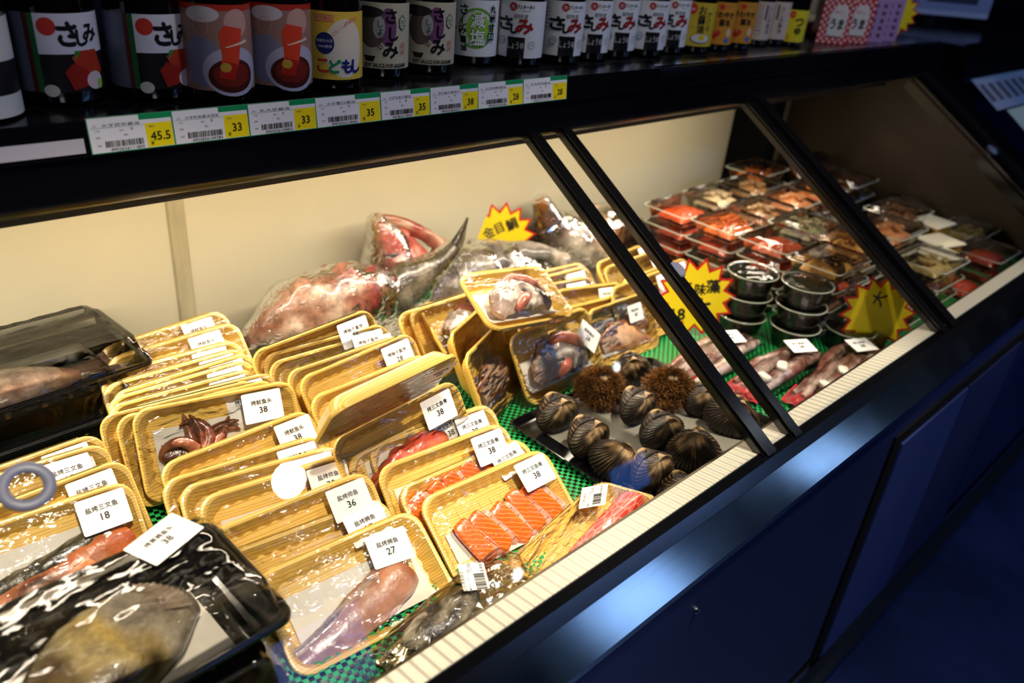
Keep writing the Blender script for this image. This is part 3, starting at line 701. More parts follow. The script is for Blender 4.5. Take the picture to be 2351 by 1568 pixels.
def tray_matrix(bx, by, bz, yaw, lean, roll, sw=1, sh=1):
    a, l, r = radians(yaw), radians(lean), radians(roll)
    u = Vector((1, 0, 0)); v = Vector((0, cos(l), sin(l))); n = u.cross(v)
    u, v = u*cos(r)+v*sin(r), v*cos(r)-u*sin(r); Rz = Matrix.Rotation(a, 3, 'Z'); u, v, n = Rz @ u, Rz @ v, Rz @ n
    return Matrix(((u.x*sw, v.x*sh, n.x, bx), (u.y*sw, v.y*sh, n.y, by), (u.z*sw, v.z*sh, n.z, bz), (0, 0, 0, 1)))
TT = {
    'L4': (0.123, 0.811, 0.812, -0.1, 50.0, 1.2, 1.000, 1.000, 0.056, 0.094),
    'L3': (0.116, 0.799, 0.810, -3.8, 50.0, 0.3, 1.000, 1.000, 0.052, 0.105),
    'L2': (0.127, 0.744, 0.812, -0.2, 50.0, 1.1, 1.000, 1.000, 0.056, 0.106),
    'L1': (0.111, 0.714, 0.810, -4.2, 48.9, 0.2, 1.000, 1.000, 0.064, 0.093),
    'U1': (0.393, 1.024, 0.813, 2.7, 50.2, 2.2, 1.000, 1.000, 0.048, 0.100),
    'U2': (0.387, 0.985, 0.812, 0.1, 50.1, 1.4, 1.000, 1.000, 0.042, 0.102),
    'U3': (0.359, 0.941, 0.811, -3.0, 50.0, 0.5, 1.000, 1.000, 0.050, 0.107),
    'U4': (0.353, 0.914, 0.811, -2.3, 50.0, 0.7, 1.000, 1.000, 0.056, 0.094),
    'U5': (0.359, 0.892, 0.811, -1.3, 50.0, 1.0, 1.000, 1.000, 0.056, 0.094),
    'U6': (0.347, 0.878, 0.811, -2.6, 50.0, 0.6, 1.000, 1.000, 0.056, 0.106),
    'U7': (0.337, 0.858, 0.810, -4.6, 50.0, 0.1, 1.000, 1.000, 0.056, 0.110),
    'U8': (0.352, 0.838, 0.810, -5.7, 50.0, -0.2, 1.000, 1.000, 0.053, 0.106),
    'S0': (0.328, 0.814, 0.815, -9.0, 62.0, 1.0, 1.000, 1.000, 0.056, 0.094),
    'S00': (0.314, 0.831, 0.812, -8.0, 58.0, 0.0, 1.000, 1.000, 0.056, 0.094),
    'S1': (0.336, 0.795, 0.824, -11.6, 63.2, -1.1, 1.000, 1.000, 0.054, 0.097),
    'S2': (0.347, 0.709, 0.813, -0.6, 51.1, 1.3, 1.000, 1.000, 0.068, 0.101),
    'S3': (0.328, 0.673, 0.808, -6.4, 45.7, -0.7, 1.000, 1.000, 0.061, 0.108),
    'S4': (0.336, 0.651, 0.806, -8.5, 41.7, -1.3, 1.000, 1.000, 0.059, 0.106),
    'S5': (0.344, 0.614, 0.812, -7.2, 46.0, -0.9, 1.000, 1.000, 0.050, 0.096),
    'S6': (0.335, 0.564, 0.813, -4.0, 45.0, 0.4, 1.000, 1.000, 0.062, 0.096),
    'S7': (0.331, 0.530, 0.806, -8.0, 34.0, 0.5, 1.000, 1.000, 0.066, 0.092),
    'S8': (0.356, 0.488, 0.806, -7.0, 29.0, 2.0, 1.000, 1.000, 0.048, 0.086),
    'V1': (0.541, 0.867, 0.831, -4.3, 65.1, 6.1, 1.000, 1.000, 0.059, 0.107),
    'V2': (0.543, 0.846, 0.821, -8.4, 59.0, 2.4, 1.000, 1.000, 0.062, 0.112),
    'V3': (0.547, 0.833, 0.816, -5.9, 55.3, 1.7, 1.000, 1.000, 0.071, 0.112),
    'V4': (0.564, 0.831, 0.808, -2.9, 46.0, -0.4, 1.000, 1.000, 0.056, 0.094),
    'V5': (0.561, 0.804, 0.815, -2.8, 53.2, 1.7, 1.000, 1.000, 0.056, 0.094),
    'V6': (0.567, 0.781, 0.822, -0.5, 58.3, 4.2, 1.000, 1.000, 0.060, 0.100),
    'V7': (0.554, 0.730, 0.817, -1.8, 55.0, 2.6, 1.000, 1.000, 0.062, 0.103),
    'V8': (0.462, 0.655, 0.955, 6.0, 121.0, 1.5, 0.930, 0.700, 0.070, 0.098),
    'V9': (0.522, 0.630, 0.828, -1.1, 62.5, 5.5, 1.000, 1.000, 0.056, 0.094),
    'V10': (0.533, 0.601, 0.809, 3.1, 47.6, 0.8, 1.000, 1.000, 0.056, 0.094),
    'W1': (0.557, 0.593, 0.808, -3.4, 46.9, -0.4, 1.000, 1.000, 0.055, 0.104),
    'W2': (0.538, 0.548, 0.809, -4.1, 47.2, -0.5, 1.000, 1.000, 0.061, 0.108),
    'W3': (0.555, 0.510, 0.809, -8.4, 32.0, 3.8, 1.000, 1.000, 0.061, 0.103),
    'W4': (0.560, 0.477, 0.806, -6.6, 34.9, 1.8, 1.000, 1.000, 0.065, 0.092),
    'P72': (0.626, 0.399, 0.852, 26.4, -17.7, -21.3, 1.000, 0.833, 0.059, 0.099),
    'C1': (0.808, 0.731, 0.950, 10.6, 27.8, -14.9, 0.900, 0.917, 0.060, 0.029),
    'C2': (0.813, 0.849, 0.841, 22.0, 38.0, -17.0, 0.850, 0.917, 0.056, 0.094),
    'C3': (0.781, 0.840, 0.831, -0.9, 50.0, 1.1, 1.000, 1.000, 0.056, 0.094),
    'C4': (0.800, 0.837, 0.831, -1.4, 50.0, 0.9, 1.000, 1.000, 0.056, 0.094),
    'C5': (0.891, 0.713, 0.810, 3.4, 58.3, -0.6, 1.000, 1.000, 0.066, 0.070),
    'C6': (0.780, 0.738, 0.815, 24.0, 66.0, 0.0, 0.900, 1.000, 0.056, 0.094),
    'C7': (0.800, 0.800, 0.815, 24.0, 66.0, 0.0, 0.850, 1.000, 0.056, 0.094),
    'D1': (1.067, 0.723, 0.806, -0.0, 62.3, -1.5, 0.875, 0.900, 0.033, 0.086),
    'D2': (1.033, 0.739, 0.811, 0.9, 57.4, -4.9, 0.875, 0.900, 0.049, 0.108),
    'D3': (1.045, 0.786, 0.814, -1.8, 60.5, -7.4, 0.875, 0.900, 0.040, 0.103),
    'D4': (0.999, 0.815, 0.812, -9.3, 50.1, -1.2, 1.000, 1.000, 0.049, 0.122),
    'D5': (1.035, 0.847, 0.810, -5.8, 50.0, -0.2, 1.000, 1.000, 0.056, 0.094),
    'D6': (1.041, 0.865, 0.811, -6.4, 50.0, -0.4, 1.000, 1.000, 0.056, 0.094),
    'E1': (1.248, 0.838, 0.814, 12.9, 50.1, -4.6, 1.000, 1.000, 0.086, 0.096),
    'E2': (1.255, 0.812, 0.811, -0.2, 49.9, 0.7, 1.000, 1.000, 0.064, 0.095),
    'E3': (1.237, 0.748, 0.814, -3.9, 51.3, 2.3, 1.000, 1.000, 0.056, 0.094),
    'E4': (1.165, 0.738, 0.812, 2.0, 60.0, -1.0, 1.000, 1.000, 0.056, 0.094),
}
SQ, SF, SL_, YZ, JJ, SB = '烤鱿鱼头', '盐烤狮鱼', '盐烤三文鱼', '烤柚子鱼饼', '烤金吉鱼', '烤三文鱼骨'
# key: (contents, variant, label text, price, description, group)
ord_ = {1: 'rearmost', 2: 'second from the back', 3: 'third from the back', 4: 'fourth from the back', 5: 'fifth from the back', 6: 'sixth from the back', 7: 'seventh from the back', 8: 'eighth from the back'}
TI = {
 'L4': ('fillet', 1, SL_, '18', 'yellow foam tray half under the black packs, rearmost of the salmon fillet trays', 'salmon fillet trays'),
 'L3': ('fillet', 1, SL_, '18', 'yellow foam tray third from the front of the salmon fillet trays, price half hidden', 'salmon fillet trays'),
 'L2': ('fillet', 0, SL_, '18', 'yellow foam tray directly behind the front salmon fillet tray', 'salmon fillet trays'),
 'L1': ('fillet', 0, SL_, '18', 'yellow foam tray priced 18 showing salmon fillet with grey skin, front of its row', 'salmon fillet trays'),
 'S0': ('squid', 0, SQ, '38', 'yellow foam tray tucked right behind the tray of visible squid tentacles', 'squid trays'),
 'S00': ('squid', 0, SQ, '38', 'yellow foam tray second behind the tray of visible squid tentacles', 'squid trays'),
 'S1': ('squid', 0, SQ, '38', 'yellow foam tray priced 38 with brown squid tentacles showing', 'squid trays'),
 'S2': ('none', 0, SQ, '38', 'yellow foam tray priced 38 in front of the tray of visible squid tentacles', 'squid trays'),
 'S3': ('none', 0, SQ, '38', 'yellow foam tray with covered label between the lower squid tray and the 19 tray', 'squid trays'),
 'S4': ('none', 0, SF, '19', 'yellow foam tray with label 19 half covered, behind the tray priced 30', 'grilled fish trays'),
 'S5': ('none', 0, '盐烤师鱼', '30', 'yellow foam tray priced 30 lined with white paper, a bright glare on its film', 'grilled fish trays'),
 'S6': ('none', 0, '盐烤师鱼', '36', 'yellow foam tray priced 36 with finely wrinkled cling film', 'grilled fish trays'),
 'S7': ('none', 0, SF, '27', 'yellow foam tray squeezed between the tray priced 36 and the front tray priced 27', 'grilled fish trays'),
 'S8': ('white', 0, SF, '27', 'yellow foam tray priced 27 with a pale brown fish fillet, front of its row', 'grilled fish trays'),
 'P72': ('tuna', 0, 'barcode', '72', 'yellow foam tray lying flat by the steel edge with a red tuna block', 'single trays'),
}
for i in range(1, 9): TI['U%d' % i] = ('none', 0, SQ, '38', 'yellow foam tray %s in the upper left squid row' % ord_[i], 'squid trays')
for i in range(1, 6): TI['V%d' % i] = ('none', 0, YZ, '28', 'yellow foam tray %s in the row below the big wrapped fish' % ord_[i], 'fish cake trays')
TI['V6'] = ('none', 0, YZ, '28', 'yellow foam tray priced 28, front tray of the row below the big wrapped fish', 'fish cake trays')
TI['V7'] = ('none', 0, JJ, '68', 'yellow foam tray priced 68 just in front of the tray priced 28', 'middle row trays')
TI['V8'] = ('none', 0, JJ, '68', 'yellow foam tray tipped steeply forward with torn film, in front of the 68 tray', 'middle row trays')
TI['V9'] = ('red', 0, SB, '38', 'yellow foam tray of dark red fish pieces in shade behind the salmon bone row', 'middle row trays')
TI['V10'] = ('red', 0, SB, '38', 'yellow foam tray between the dark red fish tray and the salmon bone row', 'middle row trays')
for i, s in ((1, 'rearmost of the four salmon bone trays'), (2, 'second from the back of the four salmon bone trays'), (3, 'directly behind the front salmon bone tray'), (4, 'priced 38 with five orange salmon slices, front of its row')):
    TI['W%d' % i] = ('bones', i % 3, SB, '38', 'yellow foam tray '+s, 'salmon bone trays')
TI['C1'] = ('collar', 0, '', '', 'yellow foam tray with a grey and pink fish collar, topmost of the collar pile', 'fish collar trays')
TI['C2'] = ('collar', 1, '', '', 'yellow foam tray with a silvery fish collar, left of the topmost collar tray', 'fish collar trays')
TI['C3'] = ('none', 0, '', '', 'yellow foam tray at the far left behind the silvery collar tray', 'fish collar trays')
TI['C4'] = ('none', 0, '', '', 'yellow foam tray between the silvery collar tray and the one farthest left', 'fish collar trays')
TI['C5'] = ('collar', 2, '烤狮鱼头', '28', 'yellow foam tray with a large fish collar standing just behind the shellfish', 'fish collar trays')
TI['C6'] = ('pale', 0, '', '', 'upright yellow foam tray of pale fish left of the large collar tray', 'fish collar trays')
TI['C7'] = ('pale', 0, '', '', 'upright yellow foam tray behind the upright tray of pale fish', 'fish collar trays')
for i, s in ((1, 'priced 68 with pale fish, nearest tray left of the frame bars'), (2, 'directly behind the pale fish tray priced 68'), (3, 'second behind the pale fish tray priced 68'), (4, 'third behind the pale fish tray priced 68'), (5, 'fourth behind the pale fish tray priced 68'), (6, 'rearmost of the row behind the pale fish tray')):
    TI['D%d' % i] = ('pale' if i == 1 else 'none', 0, JJ, '68', 'yellow foam tray '+s, 'pale fish trays')
for i, s in ((1, 'rearmost of the row crossed by the frame bars'), (2, 'second from the back of the row crossed by the frame bars'), (3, 'third from the back beside the round glass pull'), (4, 'with rounded corner on the mat between the frame bars')):
    TI['E%d' % i] = ('none' if i < 4 else 'pale', 0, JJ, '68', 'yellow foam tray '+s, 'frame bar trays')
k = 0
for key, tab in TT.items():
    cont, var_, txt, price, desc, grp = TI[key]
    root = thing('foam_tray', desc, 'food tray', tray_matrix(*tab[:8]), group=grp)
    put('tray', TRAY, root)
    fm = FILM_FULL if cont == 'collar' else FILMS[k % 3]; k += 1
    if key == 'V8': pass
    put('cling_film', fm, root)
    if key in ('L1', 'L2', 'S1', 'S5', 'S8', 'W1', 'W2', 'W3', 'W4', 'P72', 'D1', 'C5', 'C1', 'C2', 'C6', 'C7', 'E4', 'V8', 'V9'):
        put('paper_liner', LINERS[1 if key in ('S5', 'W2', 'W1', 'S1', 'S8', 'L1', 'L2', 'D1', 'V8', 'C1') else 0], root)
    for me in CONT[cont][var_]: put(me.name.split('.')[0], me, root)
    if txt:
        lm = price_label(txt, price); zz = 0.0048 if cont != 'collar' else 0.012
        o = put('price_label', lm, root); lu, lv = tab[8], min(tab[9], .093)
        tilt = Matrix.Rotation(radians({'S8': -6, 'S7': 4, 'C5': -50, 'P72': 36, 'W3': 6, 'W4': 2}.get(key, 0)), 4, 'Z')
        o.matrix_basis = Matrix.Translation((lu, lv, zz)) @ tilt @ Matrix.Scale({'D': .9}.get(key[0], 1), 4)
# small blue and white stamp on the silvery collar tray
root = [o for o in COL.objects if o.get('label') == TI['C2'][4]][0]
g = Gfx(); g.rect(-.010, -.014, .010, .014, (236, 236, 240)); g.ell(-.001, .002, .007, .011, (40, 76, 170)); g.ring(-.001, .002, .0035, .0045, (236, 236, 240)); g.rect(.0065, -.004, .0085, .012, (40, 60, 120))
b = MB(); g.build(b, lambda x, y, k: (x, y, 0.0066+k)); o = b.obj('stamp', 'print', root, False); o.matrix_basis = Matrix.Translation((.085, .030, 0))

# ================================================================= black lidded packs
def black_pack(label, M, w, d, fish, price=None, lx=0, ly=0, lrot=0.0):
    """black tray w x d with a clear domed lid; origin at the middle of its base"""
    root = thing('black_fish_pack', label, 'fish pack', M, group='black lidded fish packs')
    b = MB(); rs = []
    for iw, z in ((.018, .0), (.004, .026), (0, .028), (0, .032), (.003, .034), (.006, .032), (.008, .026), (.021, .004), (.028, .002)):
        rs.append(rrect(w/2-iw, d/2-iw, max(.004, .016-iw*.4), 6, 0, 0, z))
    b.rings(rs); tr = b.obj('tray', 'black_plastic', root)
    # gold maple leaves printed on the rim side
    g = MB(); r = random.Random(5)
    for k in range(9):
        x = lerp(-w/2+.03, w/2-.02, k/8)+r.uniform(-.006, .006); s = r.uniform(.003, .007)
        P = [(x+s*(1 if i % 2 == 0 else .45)*cos(i*pi/5), -d/2+.0070+0.0, .013+s*.8*(1 if i % 2 == 0 else .45)*sin(i*pi/5)) for i in range(10)]
        P = [(p[0], -d/2+.0045+(.026-p[2])*.55-.0012, p[2]) for p in P]
        g.add(P, [tuple(range(10))])
    g.obj('leaf_print', 'gold_print', tr, False)
    b = MB(); rs = []
    for iw, z in ((.001, .033), (.001, .036), (.007, .037), (.014, .066), (.020, .070), (.05, .0708)):
        rs.append(rrect(w/2-iw, d/2-iw, max(.005, .018-iw*.2), 8, 0, 0, z, 120))
    b.rings(rs, False, True); b.obj('lid', 'lid_plastic', root)
    b = MB()
    def wrap(u, v):
        x = (u-.5)*(w+.012); y = (v-.5)*(d+.010); e = max(0, 1-max(abs(u-.5), abs(v-.5))*2)
        z = .040+.033*smooth1(0, .22, e)+.0016*nz3((x, y, 0), 70, 3)
        return (x, y, z)
    b.grid(wrap, 40, 28); b.obj('shrink_film', 'tight_film', root)
    for me in fish: put(me.name.split('.')[0], me, root)
    if price:
        g = MB(); W_, H_ = .062, .044; P = []
        lab = price_label(price[0], price[1], 0, .0601, .042)
        o = put('price_label', lab, root); o.matrix_basis = Matrix.Translation((lx, ly, .0748)) @ Matrix.Rotation(lrot, 4, 'Z')
    return root
def head_fish():
    a = MB(); e = MB(); f = MB()
    meat(a, [(-.085, -.052, .020, .012, .010), (-.065, -.044, .026, .034, .020), (-.035, -.026, .030, .046, .030), (0, -.008, .032, .052, .033), (.040, .008, .028, .044, .026), (.078, .020, .020, .024, .014)], [(0, (58, 34, 18)), (.18, (92, 60, 32)), (.36, (120, 96, 64)), (.50, (200, 176, 118)), (.62, (222, 186, 96)), (.72, (186, 172, 148)), (.86, (150, 134, 116)), (1, (110, 98, 88))], n=44, seg=44, amp=.07, nscale=24, seed=4, streak=(60, 46, 30), streak_n=2)
    f.grid(lambda u, v: (.015+.060*v*cos(radians(lerp(-10, 60, u))), -.004+.055*v*sin(radians(lerp(-10, 60, u))), .062-.016*v+.001*sin(u*70)), 40, 6, colfn=lambda u, v: mixc(lin((96, 76, 62)), lin((170, 150, 128)), v))
    blob(e, (-.046, -.050, .050), (.013, .012, .006), n=24, amp=0, col=lin((150, 80, 34)))
    blob(e, (-.046, -.051, .055), (.008, .0075, .004), n=20, amp=0, col=lin((14, 12, 20)))
    p = MB(); p.grid(lambda u, v: (lerp(-.10, .095, u), lerp(-.055, .045, v), .0045+.002*nz3((u*3, v*3, 0), 1, 2)), 14, 8)
    m_ = MB(); m_.tube([(-.092, -.060, .022), (-.080, -.066, .026), (-.062, -.070, .026)], [.002, .003, .002], 8, cols=[lin((40, 20, 12))]*3)
    return a.mesh('fish_head', 'skin'), f.mesh('fin', 'skin'), e.mesh('eye', 'flesh'), p.mesh('paper_liner', 'paper'), m_.mesh('mouth', 'skin')
def tail_fish():
    a = MB(); f = MB()
    meat(a, [(-.12, -.02, .020, .030, .012), (-.06, -.02, .024, .044, .018), (0, -.022, .026, .040, .018), (.045, -.028, .022, .026, .012), (.07, -.030, .020, .012, .007)], [(0, (188, 168, 142)), (.5, (206, 180, 158)), (.8, (168, 130, 104)), (1, (140, 96, 76))], n=34, seg=32, amp=.10, nscale=36, seed=14, streak=(170, 130, 110), streak_n=2)
    f.grid(lambda u, v: (.062+.055*v, -.030+(u-.5)*(.014+.050*v), .022+.004*sin(u*8)), 30, 6, colfn=lambda u, v: mixc(lin((110, 80, 68)), lin((70, 62, 66)), (.5+.5*sin(u*60))*.6+v*.3))
    return a.mesh('fish_body', 'skin'), f.mesh('tail_fin', 'skin')
HF, TF = head_fish(), tail_fish()
def RT(x, y, z, rz=0, rx=0, ry=0): return Matrix.Translation((x, y, z)) @ Matrix.Rotation(radians(rz), 4, 'Z') @ Matrix.Rotation(radians(rx), 4, 'X') @ Matrix.Rotation(radians(ry), 4, 'Y')
black_pack('black pack with clear lid and a fish tail, upper of two at back left', RT(.178, 1.080, .872, 4, -2), .31, .165, TF)
black_pack('empty looking black pack directly under the fish tail pack at the back left', RT(.160, 1.045, .833, 3, -1), .28, .165, ())
black_pack('black pack with gold leaves, big fish head and label 38, nearest the viewer at left', RT(.110, .562, .872, 2, 0), .290, .150, HF, ('烤黄狮鱼头', '38'), .082, .052, 0.35)
black_pack('black pack hidden under the big fish head pack at the near left corner', RT(.095, .545, .815, 0, 0), .290, .150, ())

# ================================================================= big wrapped fish along the back wall
def wrapped(label, name, bodies, mats, film, fin=None):
    root = thing('wrapped_fish', label, 'fish', loc=(0, 0, 0), group='big wrapped fish pieces')
    c = bodies[0][:3]
    root.location = (c[0], c[1], DECK+.01); inv = Matrix.Translation((-c[0], -c[1], -DECK-.01))
    for nm, pts, st_, amp, sd, strk in bodies[1]:
        b = MB(); meat(b, [(p[0]-c[0], p[1]-c[1], p[2]-DECK-.01, p[3], p[4]) for p in pts], st_, n=40, seg=36, amp=amp, nscale=26, seed=sd, streak=strk, streak_n=3)
        b.obj(nm, mats, root)
    if film:
        b = MB()
        for pts, k in film:
            meat(b, [(p[0]-c[0], p[1]-c[1], p[2]-DECK-.01, p[3]+k, p[4]+k) for p in pts], [(0, (255, 255, 255))], n=44, seg=40, amp=.10, nscale=34, seed=21)
        b.obj('cling_film', 'crumpled_film', root)
    return root
A1 = [(0.511, 1.100, 0.836, .010, .010), (0.539, 1.095, 0.855, .026, .026), (0.584, 1.090, 0.865, .046, .062), (0.645, 1.080, 0.871, .052, .072), (0.700, 1.070, 0.870, .052, .076), (0.756, 1.070, 0.850, .044, .070)]
A2 = [(0.740, 1.075, 0.847, .036, .070), (0.789, 1.070, 0.855, .036, .066), (0.835, 1.060, 0.891, .030, .040), (0.877, 1.050, 0.920, .020, .018), (0.904, 1.040, 0.948, .014, .012), (0.915, 1.035, 0.977, .007, .006), (0.921, 1.030, 1.003, .002, .002)]
wrapped('long wrapped fish piece, red at its left end and grey at its upcurled tail tip', 'x', (A1[2], [
    ('red_meat', A1, [(0, (112, 44, 32)), (.15, (150, 92, 70)), (.45, (186, 142, 114)), (.7, (170, 112, 92)), (.85, (140, 60, 54)), (1, (110, 50, 44))], .16, 2, (226, 196, 170)),
    ('grey_tail', A2, [(0, (110, 96, 80)), (.3, (92, 84, 70)), (.6, (70, 62, 50)), (.85, (52, 44, 32)), (1, (30, 24, 18))], .12, 5, (150, 140, 118))]), 'skin', [(A1, .004), (A2[:5], .006)])
B1 = [(0.796, 1.140, 0.987, .010, .010), (0.810, 1.135, 0.965, .022, .024), (0.837, 1.130, 0.922, .040, .046), (0.849, 1.125, 0.881, .048, .050), (0.821, 1.120, 0.849, .040, .040)]
B2 = [(0.789, 1.130, 0.995, .006, .008), (0.837, 1.125, 0.978, .010, .012), (0.884, 1.120, 0.951, .013, .014), (0.928, 1.120, 0.919, .013, .016), (0.957, 1.120, 0.885, .018, .022)]
B3 = [(0.784, 1.125, 0.994, .005, .006), (0.786, 1.120, 0.949, .008, .009), (0.792, 1.120, 0.905, .008, .012)]
wrapped('tall wrapped red fish jaw with a pointed top against the back wall', 'x', (B1[2], [
    ('red_meat', B1, [(0, (150, 92, 66)), (.3, (196, 104, 90)), (.6, (206, 96, 80)), (1, (176, 70, 52))], .22, 12, (236, 196, 176)),
    ('jaw_bone', B2, [(0, (176, 130, 90)), (.4, (150, 52, 42)), (1, (186, 130, 108))], .25, 15, (226, 190, 160)),
    ('jaw_edge', B3, [(0, (186, 140, 92)), (.5, (120, 82, 44)), (1, (96, 60, 36))], .2, 18, None)]), 'flesh', [([(0.786, 1.130, 0.996, .012, .012), (0.812, 1.130, 0.940, .038, .045), (0.810, 1.120, 0.874, .055, .055), (0.784, 1.110, 0.840, .05, .03)], .003)])
C1 = [(0.822, 1.120, 0.798, .060, .050), (0.919, 1.110, 0.828, .070, .075), (1.003, 1.090, 0.848, .070, .065), (1.082, 1.070, 0.841, .060, .055), (1.160, 1.040, 0.809, .04, .040)]
wrapped('wrapped dark silver fish skin behind the topmost collar tray', 'x', (C1[1], [
    ('skin_side', C1, [(0, (150, 128, 110)), (.4, (128, 120, 108)), (.7, (96, 88, 80)), (1, (70, 60, 52))], .2, 31, (196, 182, 160))]), 'skin', [(C1, .005)])
D1_ = [(1.234, 1.150, 0.952, .013, .013), (1.247, 1.145, 0.926, .020, .022), (1.267, 1.140, 0.889, .034, .038), (1.301, 1.130, 0.859, .050, .050), (1.371, 1.120, 0.827, .078, .086), (1.458, 1.110, 0.812, .078, .092), (1.532, 1.100, 0.800, .05, .062)]
D2_ = [(0.998, 1.100, 0.884, .014, .010), (1.050, 1.080, 0.889, .026, .016), (1.118, 1.060, 0.886, .030, .020), (1.208, 1.040, 0.848, .028, .02)]
wrapped('large wrapped fish head with brown snout and orange cheek behind the frame bars', 'x', (D1_[4], [
    ('fish_head', D1_, [(0, (176, 110, 50)), (.14, (120, 72, 40)), (.3, (70, 58, 58)), (.45, (150, 130, 112)), (.58, (240, 226, 204)), (.75, (226, 158, 76)), (1, (214, 132, 44))], .16, 41, (90, 74, 62)),
    ('fin_root', D2_, [(0, (170, 120, 90)), (.4, (176, 164, 148)), (.7, (150, 140, 128)), (1, (236, 216, 190))], .2, 44, (110, 104, 96))]), 'skin', [(D1_, .006)])

# ================================================================= starburst price signs
def burst(label, loc, rz, rx, R1, texts, n=14, stake=True):
    root = thing('starburst_sign', label, 'price sign', RT(*loc, rz, rx), group='starburst signs')
    def star(r1, r0): return [((r1 if i % 2 == 0 else r0)*cos(pi*i/n+.1)*1.0, (r1 if i % 2 == 0 else r0)*sin(pi*i/n+.1)+R1) for i in range(2*n)]
    b = MB(); P = star(R1, R1*.74); b.col = lin((206, 28, 26))
    b.rings([[(p[0], 0.0008, p[1]) for p in P], [(p[0], 0, p[1]) for p in P]])
    g = Gfx(); Q = star(R1*.90, R1*.66); g.s = 0
    V = [(0, R1)]+Q; g._a(V, [(0, i+1, (i+1) % len(Q)+1) for i in range(len(Q))], (246, 216, 30))
    for t, x, z, h, rot in texts: g.text(t, x, R1+z, h, (24, 20, 14), rot=rot, bold=h*.03)
    g.build(b, lambda x, y, k: (x, -0.0004-k, y)); b.obj('card', 'print', root, False)

    return root
burst('yellow and red starburst sign with black handwriting standing behind the wrapped fish', (1.146, 1.160, 0.789), -28, -12, .080, [('金', -.030, .012, .024, .5), ('目', -.006, .022, .022, .45), ('鯛', .022, .030, .026, .4)])
burst('large yellow and red starburst sign between the yellow trays and the seaweed cups', (1.230, .712, .806), -44, -10, .078, [('海', -.024, .016, .026, .1), ('味', .006, .016, .022, 0), ('藻', .030, .024, .026, .1), ('18', -.028, -.036, .022, .1), ('大', .014, -.018, .034, .2)])
burst('yellow and red starburst sign with one black character near the steel edge', (1.480, .462, .806), -44, -14, .076, [('大', -.004, .030, .026, 1.2)])
burst('small blurred starburst sign at the right end of the bottle shelf', (2.300, .930, 1.286+.001), -40, 0, .060, [])

# ================================================================= shellfish
def clam_mesh(seed=0):
    b = MB(); R_ = .033; H = .021; NA, NS = 120, 16
    r = random.Random(seed); W_ = r.uniform(.95, 1.08)
    def B(a):
        x = R_*1.08*W_*cos(a); y = -.0165+R_*.86*sin(a)
        return (x, y)
    def pt(sg):
        def f(u, v):
            a = 2*pi*u; s = v; bx, by = B(a); ux, uy = .004, .0115
            x = lerp(ux, bx, s); y = lerp(uy, by, s)
            z = H*(.52+.48*smooth1(0, .34, s))*(max(0, 1-s**2.6))**.60
            rb = math.copysign(abs(sin(a*34))**.7, sin(a*34))*.0008*min(1, s*2.2)*(1-.3*s)
            k = 1+rb/R_; cu = .0045*(1-s)**2           # umbo curls to the hinge
            x = ux+(x-ux)*k; y = uy+(y-uy)*k+cu; z = z+rb*.9*(1-s**6)
            z += .0004*sin(s*38+seed)
            return (x, y, sg*(z+.0004))
        return f
    def col(u, v):
        a = 2*pi*u; s = v; n_ = noise.noise(Vector((cos(a)*2+seed, sin(a)*2, s*3)))
        t = smooth1(.22, .66, s+n_*.34-.10*cos(a-pi/2))
        c = mixc(lin((204, 168, 118)), lin((34, 21, 12)), t)
        gr = max(0, -sin(a*34))**1.5*smooth1(.2, .45, s)*smooth1(-.1, .4, noise.noise(Vector((a*3, s*4, seed+4))))
        return mixc(c, lin((176, 146, 104)), gr*.7)
    for sg in (1, -1): b.grid(pt(sg), 340, NS, closeu=True, colfn=col)
    return b
def clam_meshes(seed):
    b = clam_mesh(seed); return b.mesh('shell_valves', 'clam_shell')
CL = [clam_meshes(s) for s in (0, 1, 2)]
def hinge_mesh():
    b = MB(); b.tube([(-.014, .0105, 0), (-.004, .0115, 0), (.010, .0105, 0), (.020, .0065, 0)], [.0015, .003, .003, .0012], 8, cols=[lin((30, 18, 12))]*4); return b.mesh('hinge', 'clam_shell')
HG = hinge_mesh()
def clam(label, loc, az, tilt, spin=0, sc=1.0, v=0, hairy=False):
    """az: which way the flat of the shell faces; tilt leans it back; umbo up"""
    M = Matrix.Translation(loc) @ Matrix.Rotation(radians(az), 4, 'Z') @ Matrix.Rotation(radians(90-tilt), 4, 'X') @ Matrix.Rotation(radians(spin), 4, 'Z') @ Matrix.Scale(sc, 4) @ Matrix.Translation((0, .012, 0))
    root = thing('hairy_clam' if hairy else 'blood_clam', label, 'clam', M, group='clams on the black tray')
    put('shell_valves', CL[v % 3], root); put('hinge', HG, root)
    if hairy:
        r = random.Random(v+40); b = MB()
        for _ in range(3600):
            a = r.uniform(0, 2*pi); s = r.uniform(.12, 1.0)**.7; sg = r.choice((1, -1))
            if r.random() < .8: sg = 1
            bx, by = .0356*cos(a), -.0165+.0284*sin(a); x = lerp(.004, bx, s); y = lerp(.008, by, s); z = sg*.021*(max(0, 1-s**2.4))**.62
            n_ = Vector((x-.002, y+.010, z*1.6)).normalized(); L_ = r.uniform(.006, .014)*(.5+.6*s)
            d = (n_+Vector((r.uniform(-.6, .6), r.uniform(-.6, .6), r.uniform(-.5, .5)))).normalized(); p = Vector((x, y, z))
            s_ = d.cross(Vector((r.uniform(-1, 1), r.uniform(-1, 1), r.uniform(-1, 1)))).normalized()*.0006
            q = p+d*L_*.5+Vector((0, 0, 0)); t = p+d*L_+Vector((r.uniform(-.002, .002), r.uniform(-.002, .002), 0))
            b.add([tuple(p-s_), tuple(p+s_), tuple(q+s_*.8), tuple(t), tuple(q-s_*.8)], [(0, 1, 2, 4), (4, 2, 3)])
        b.obj('hair', 'hair', root, False)['kind'] = 'stuff'
    return root
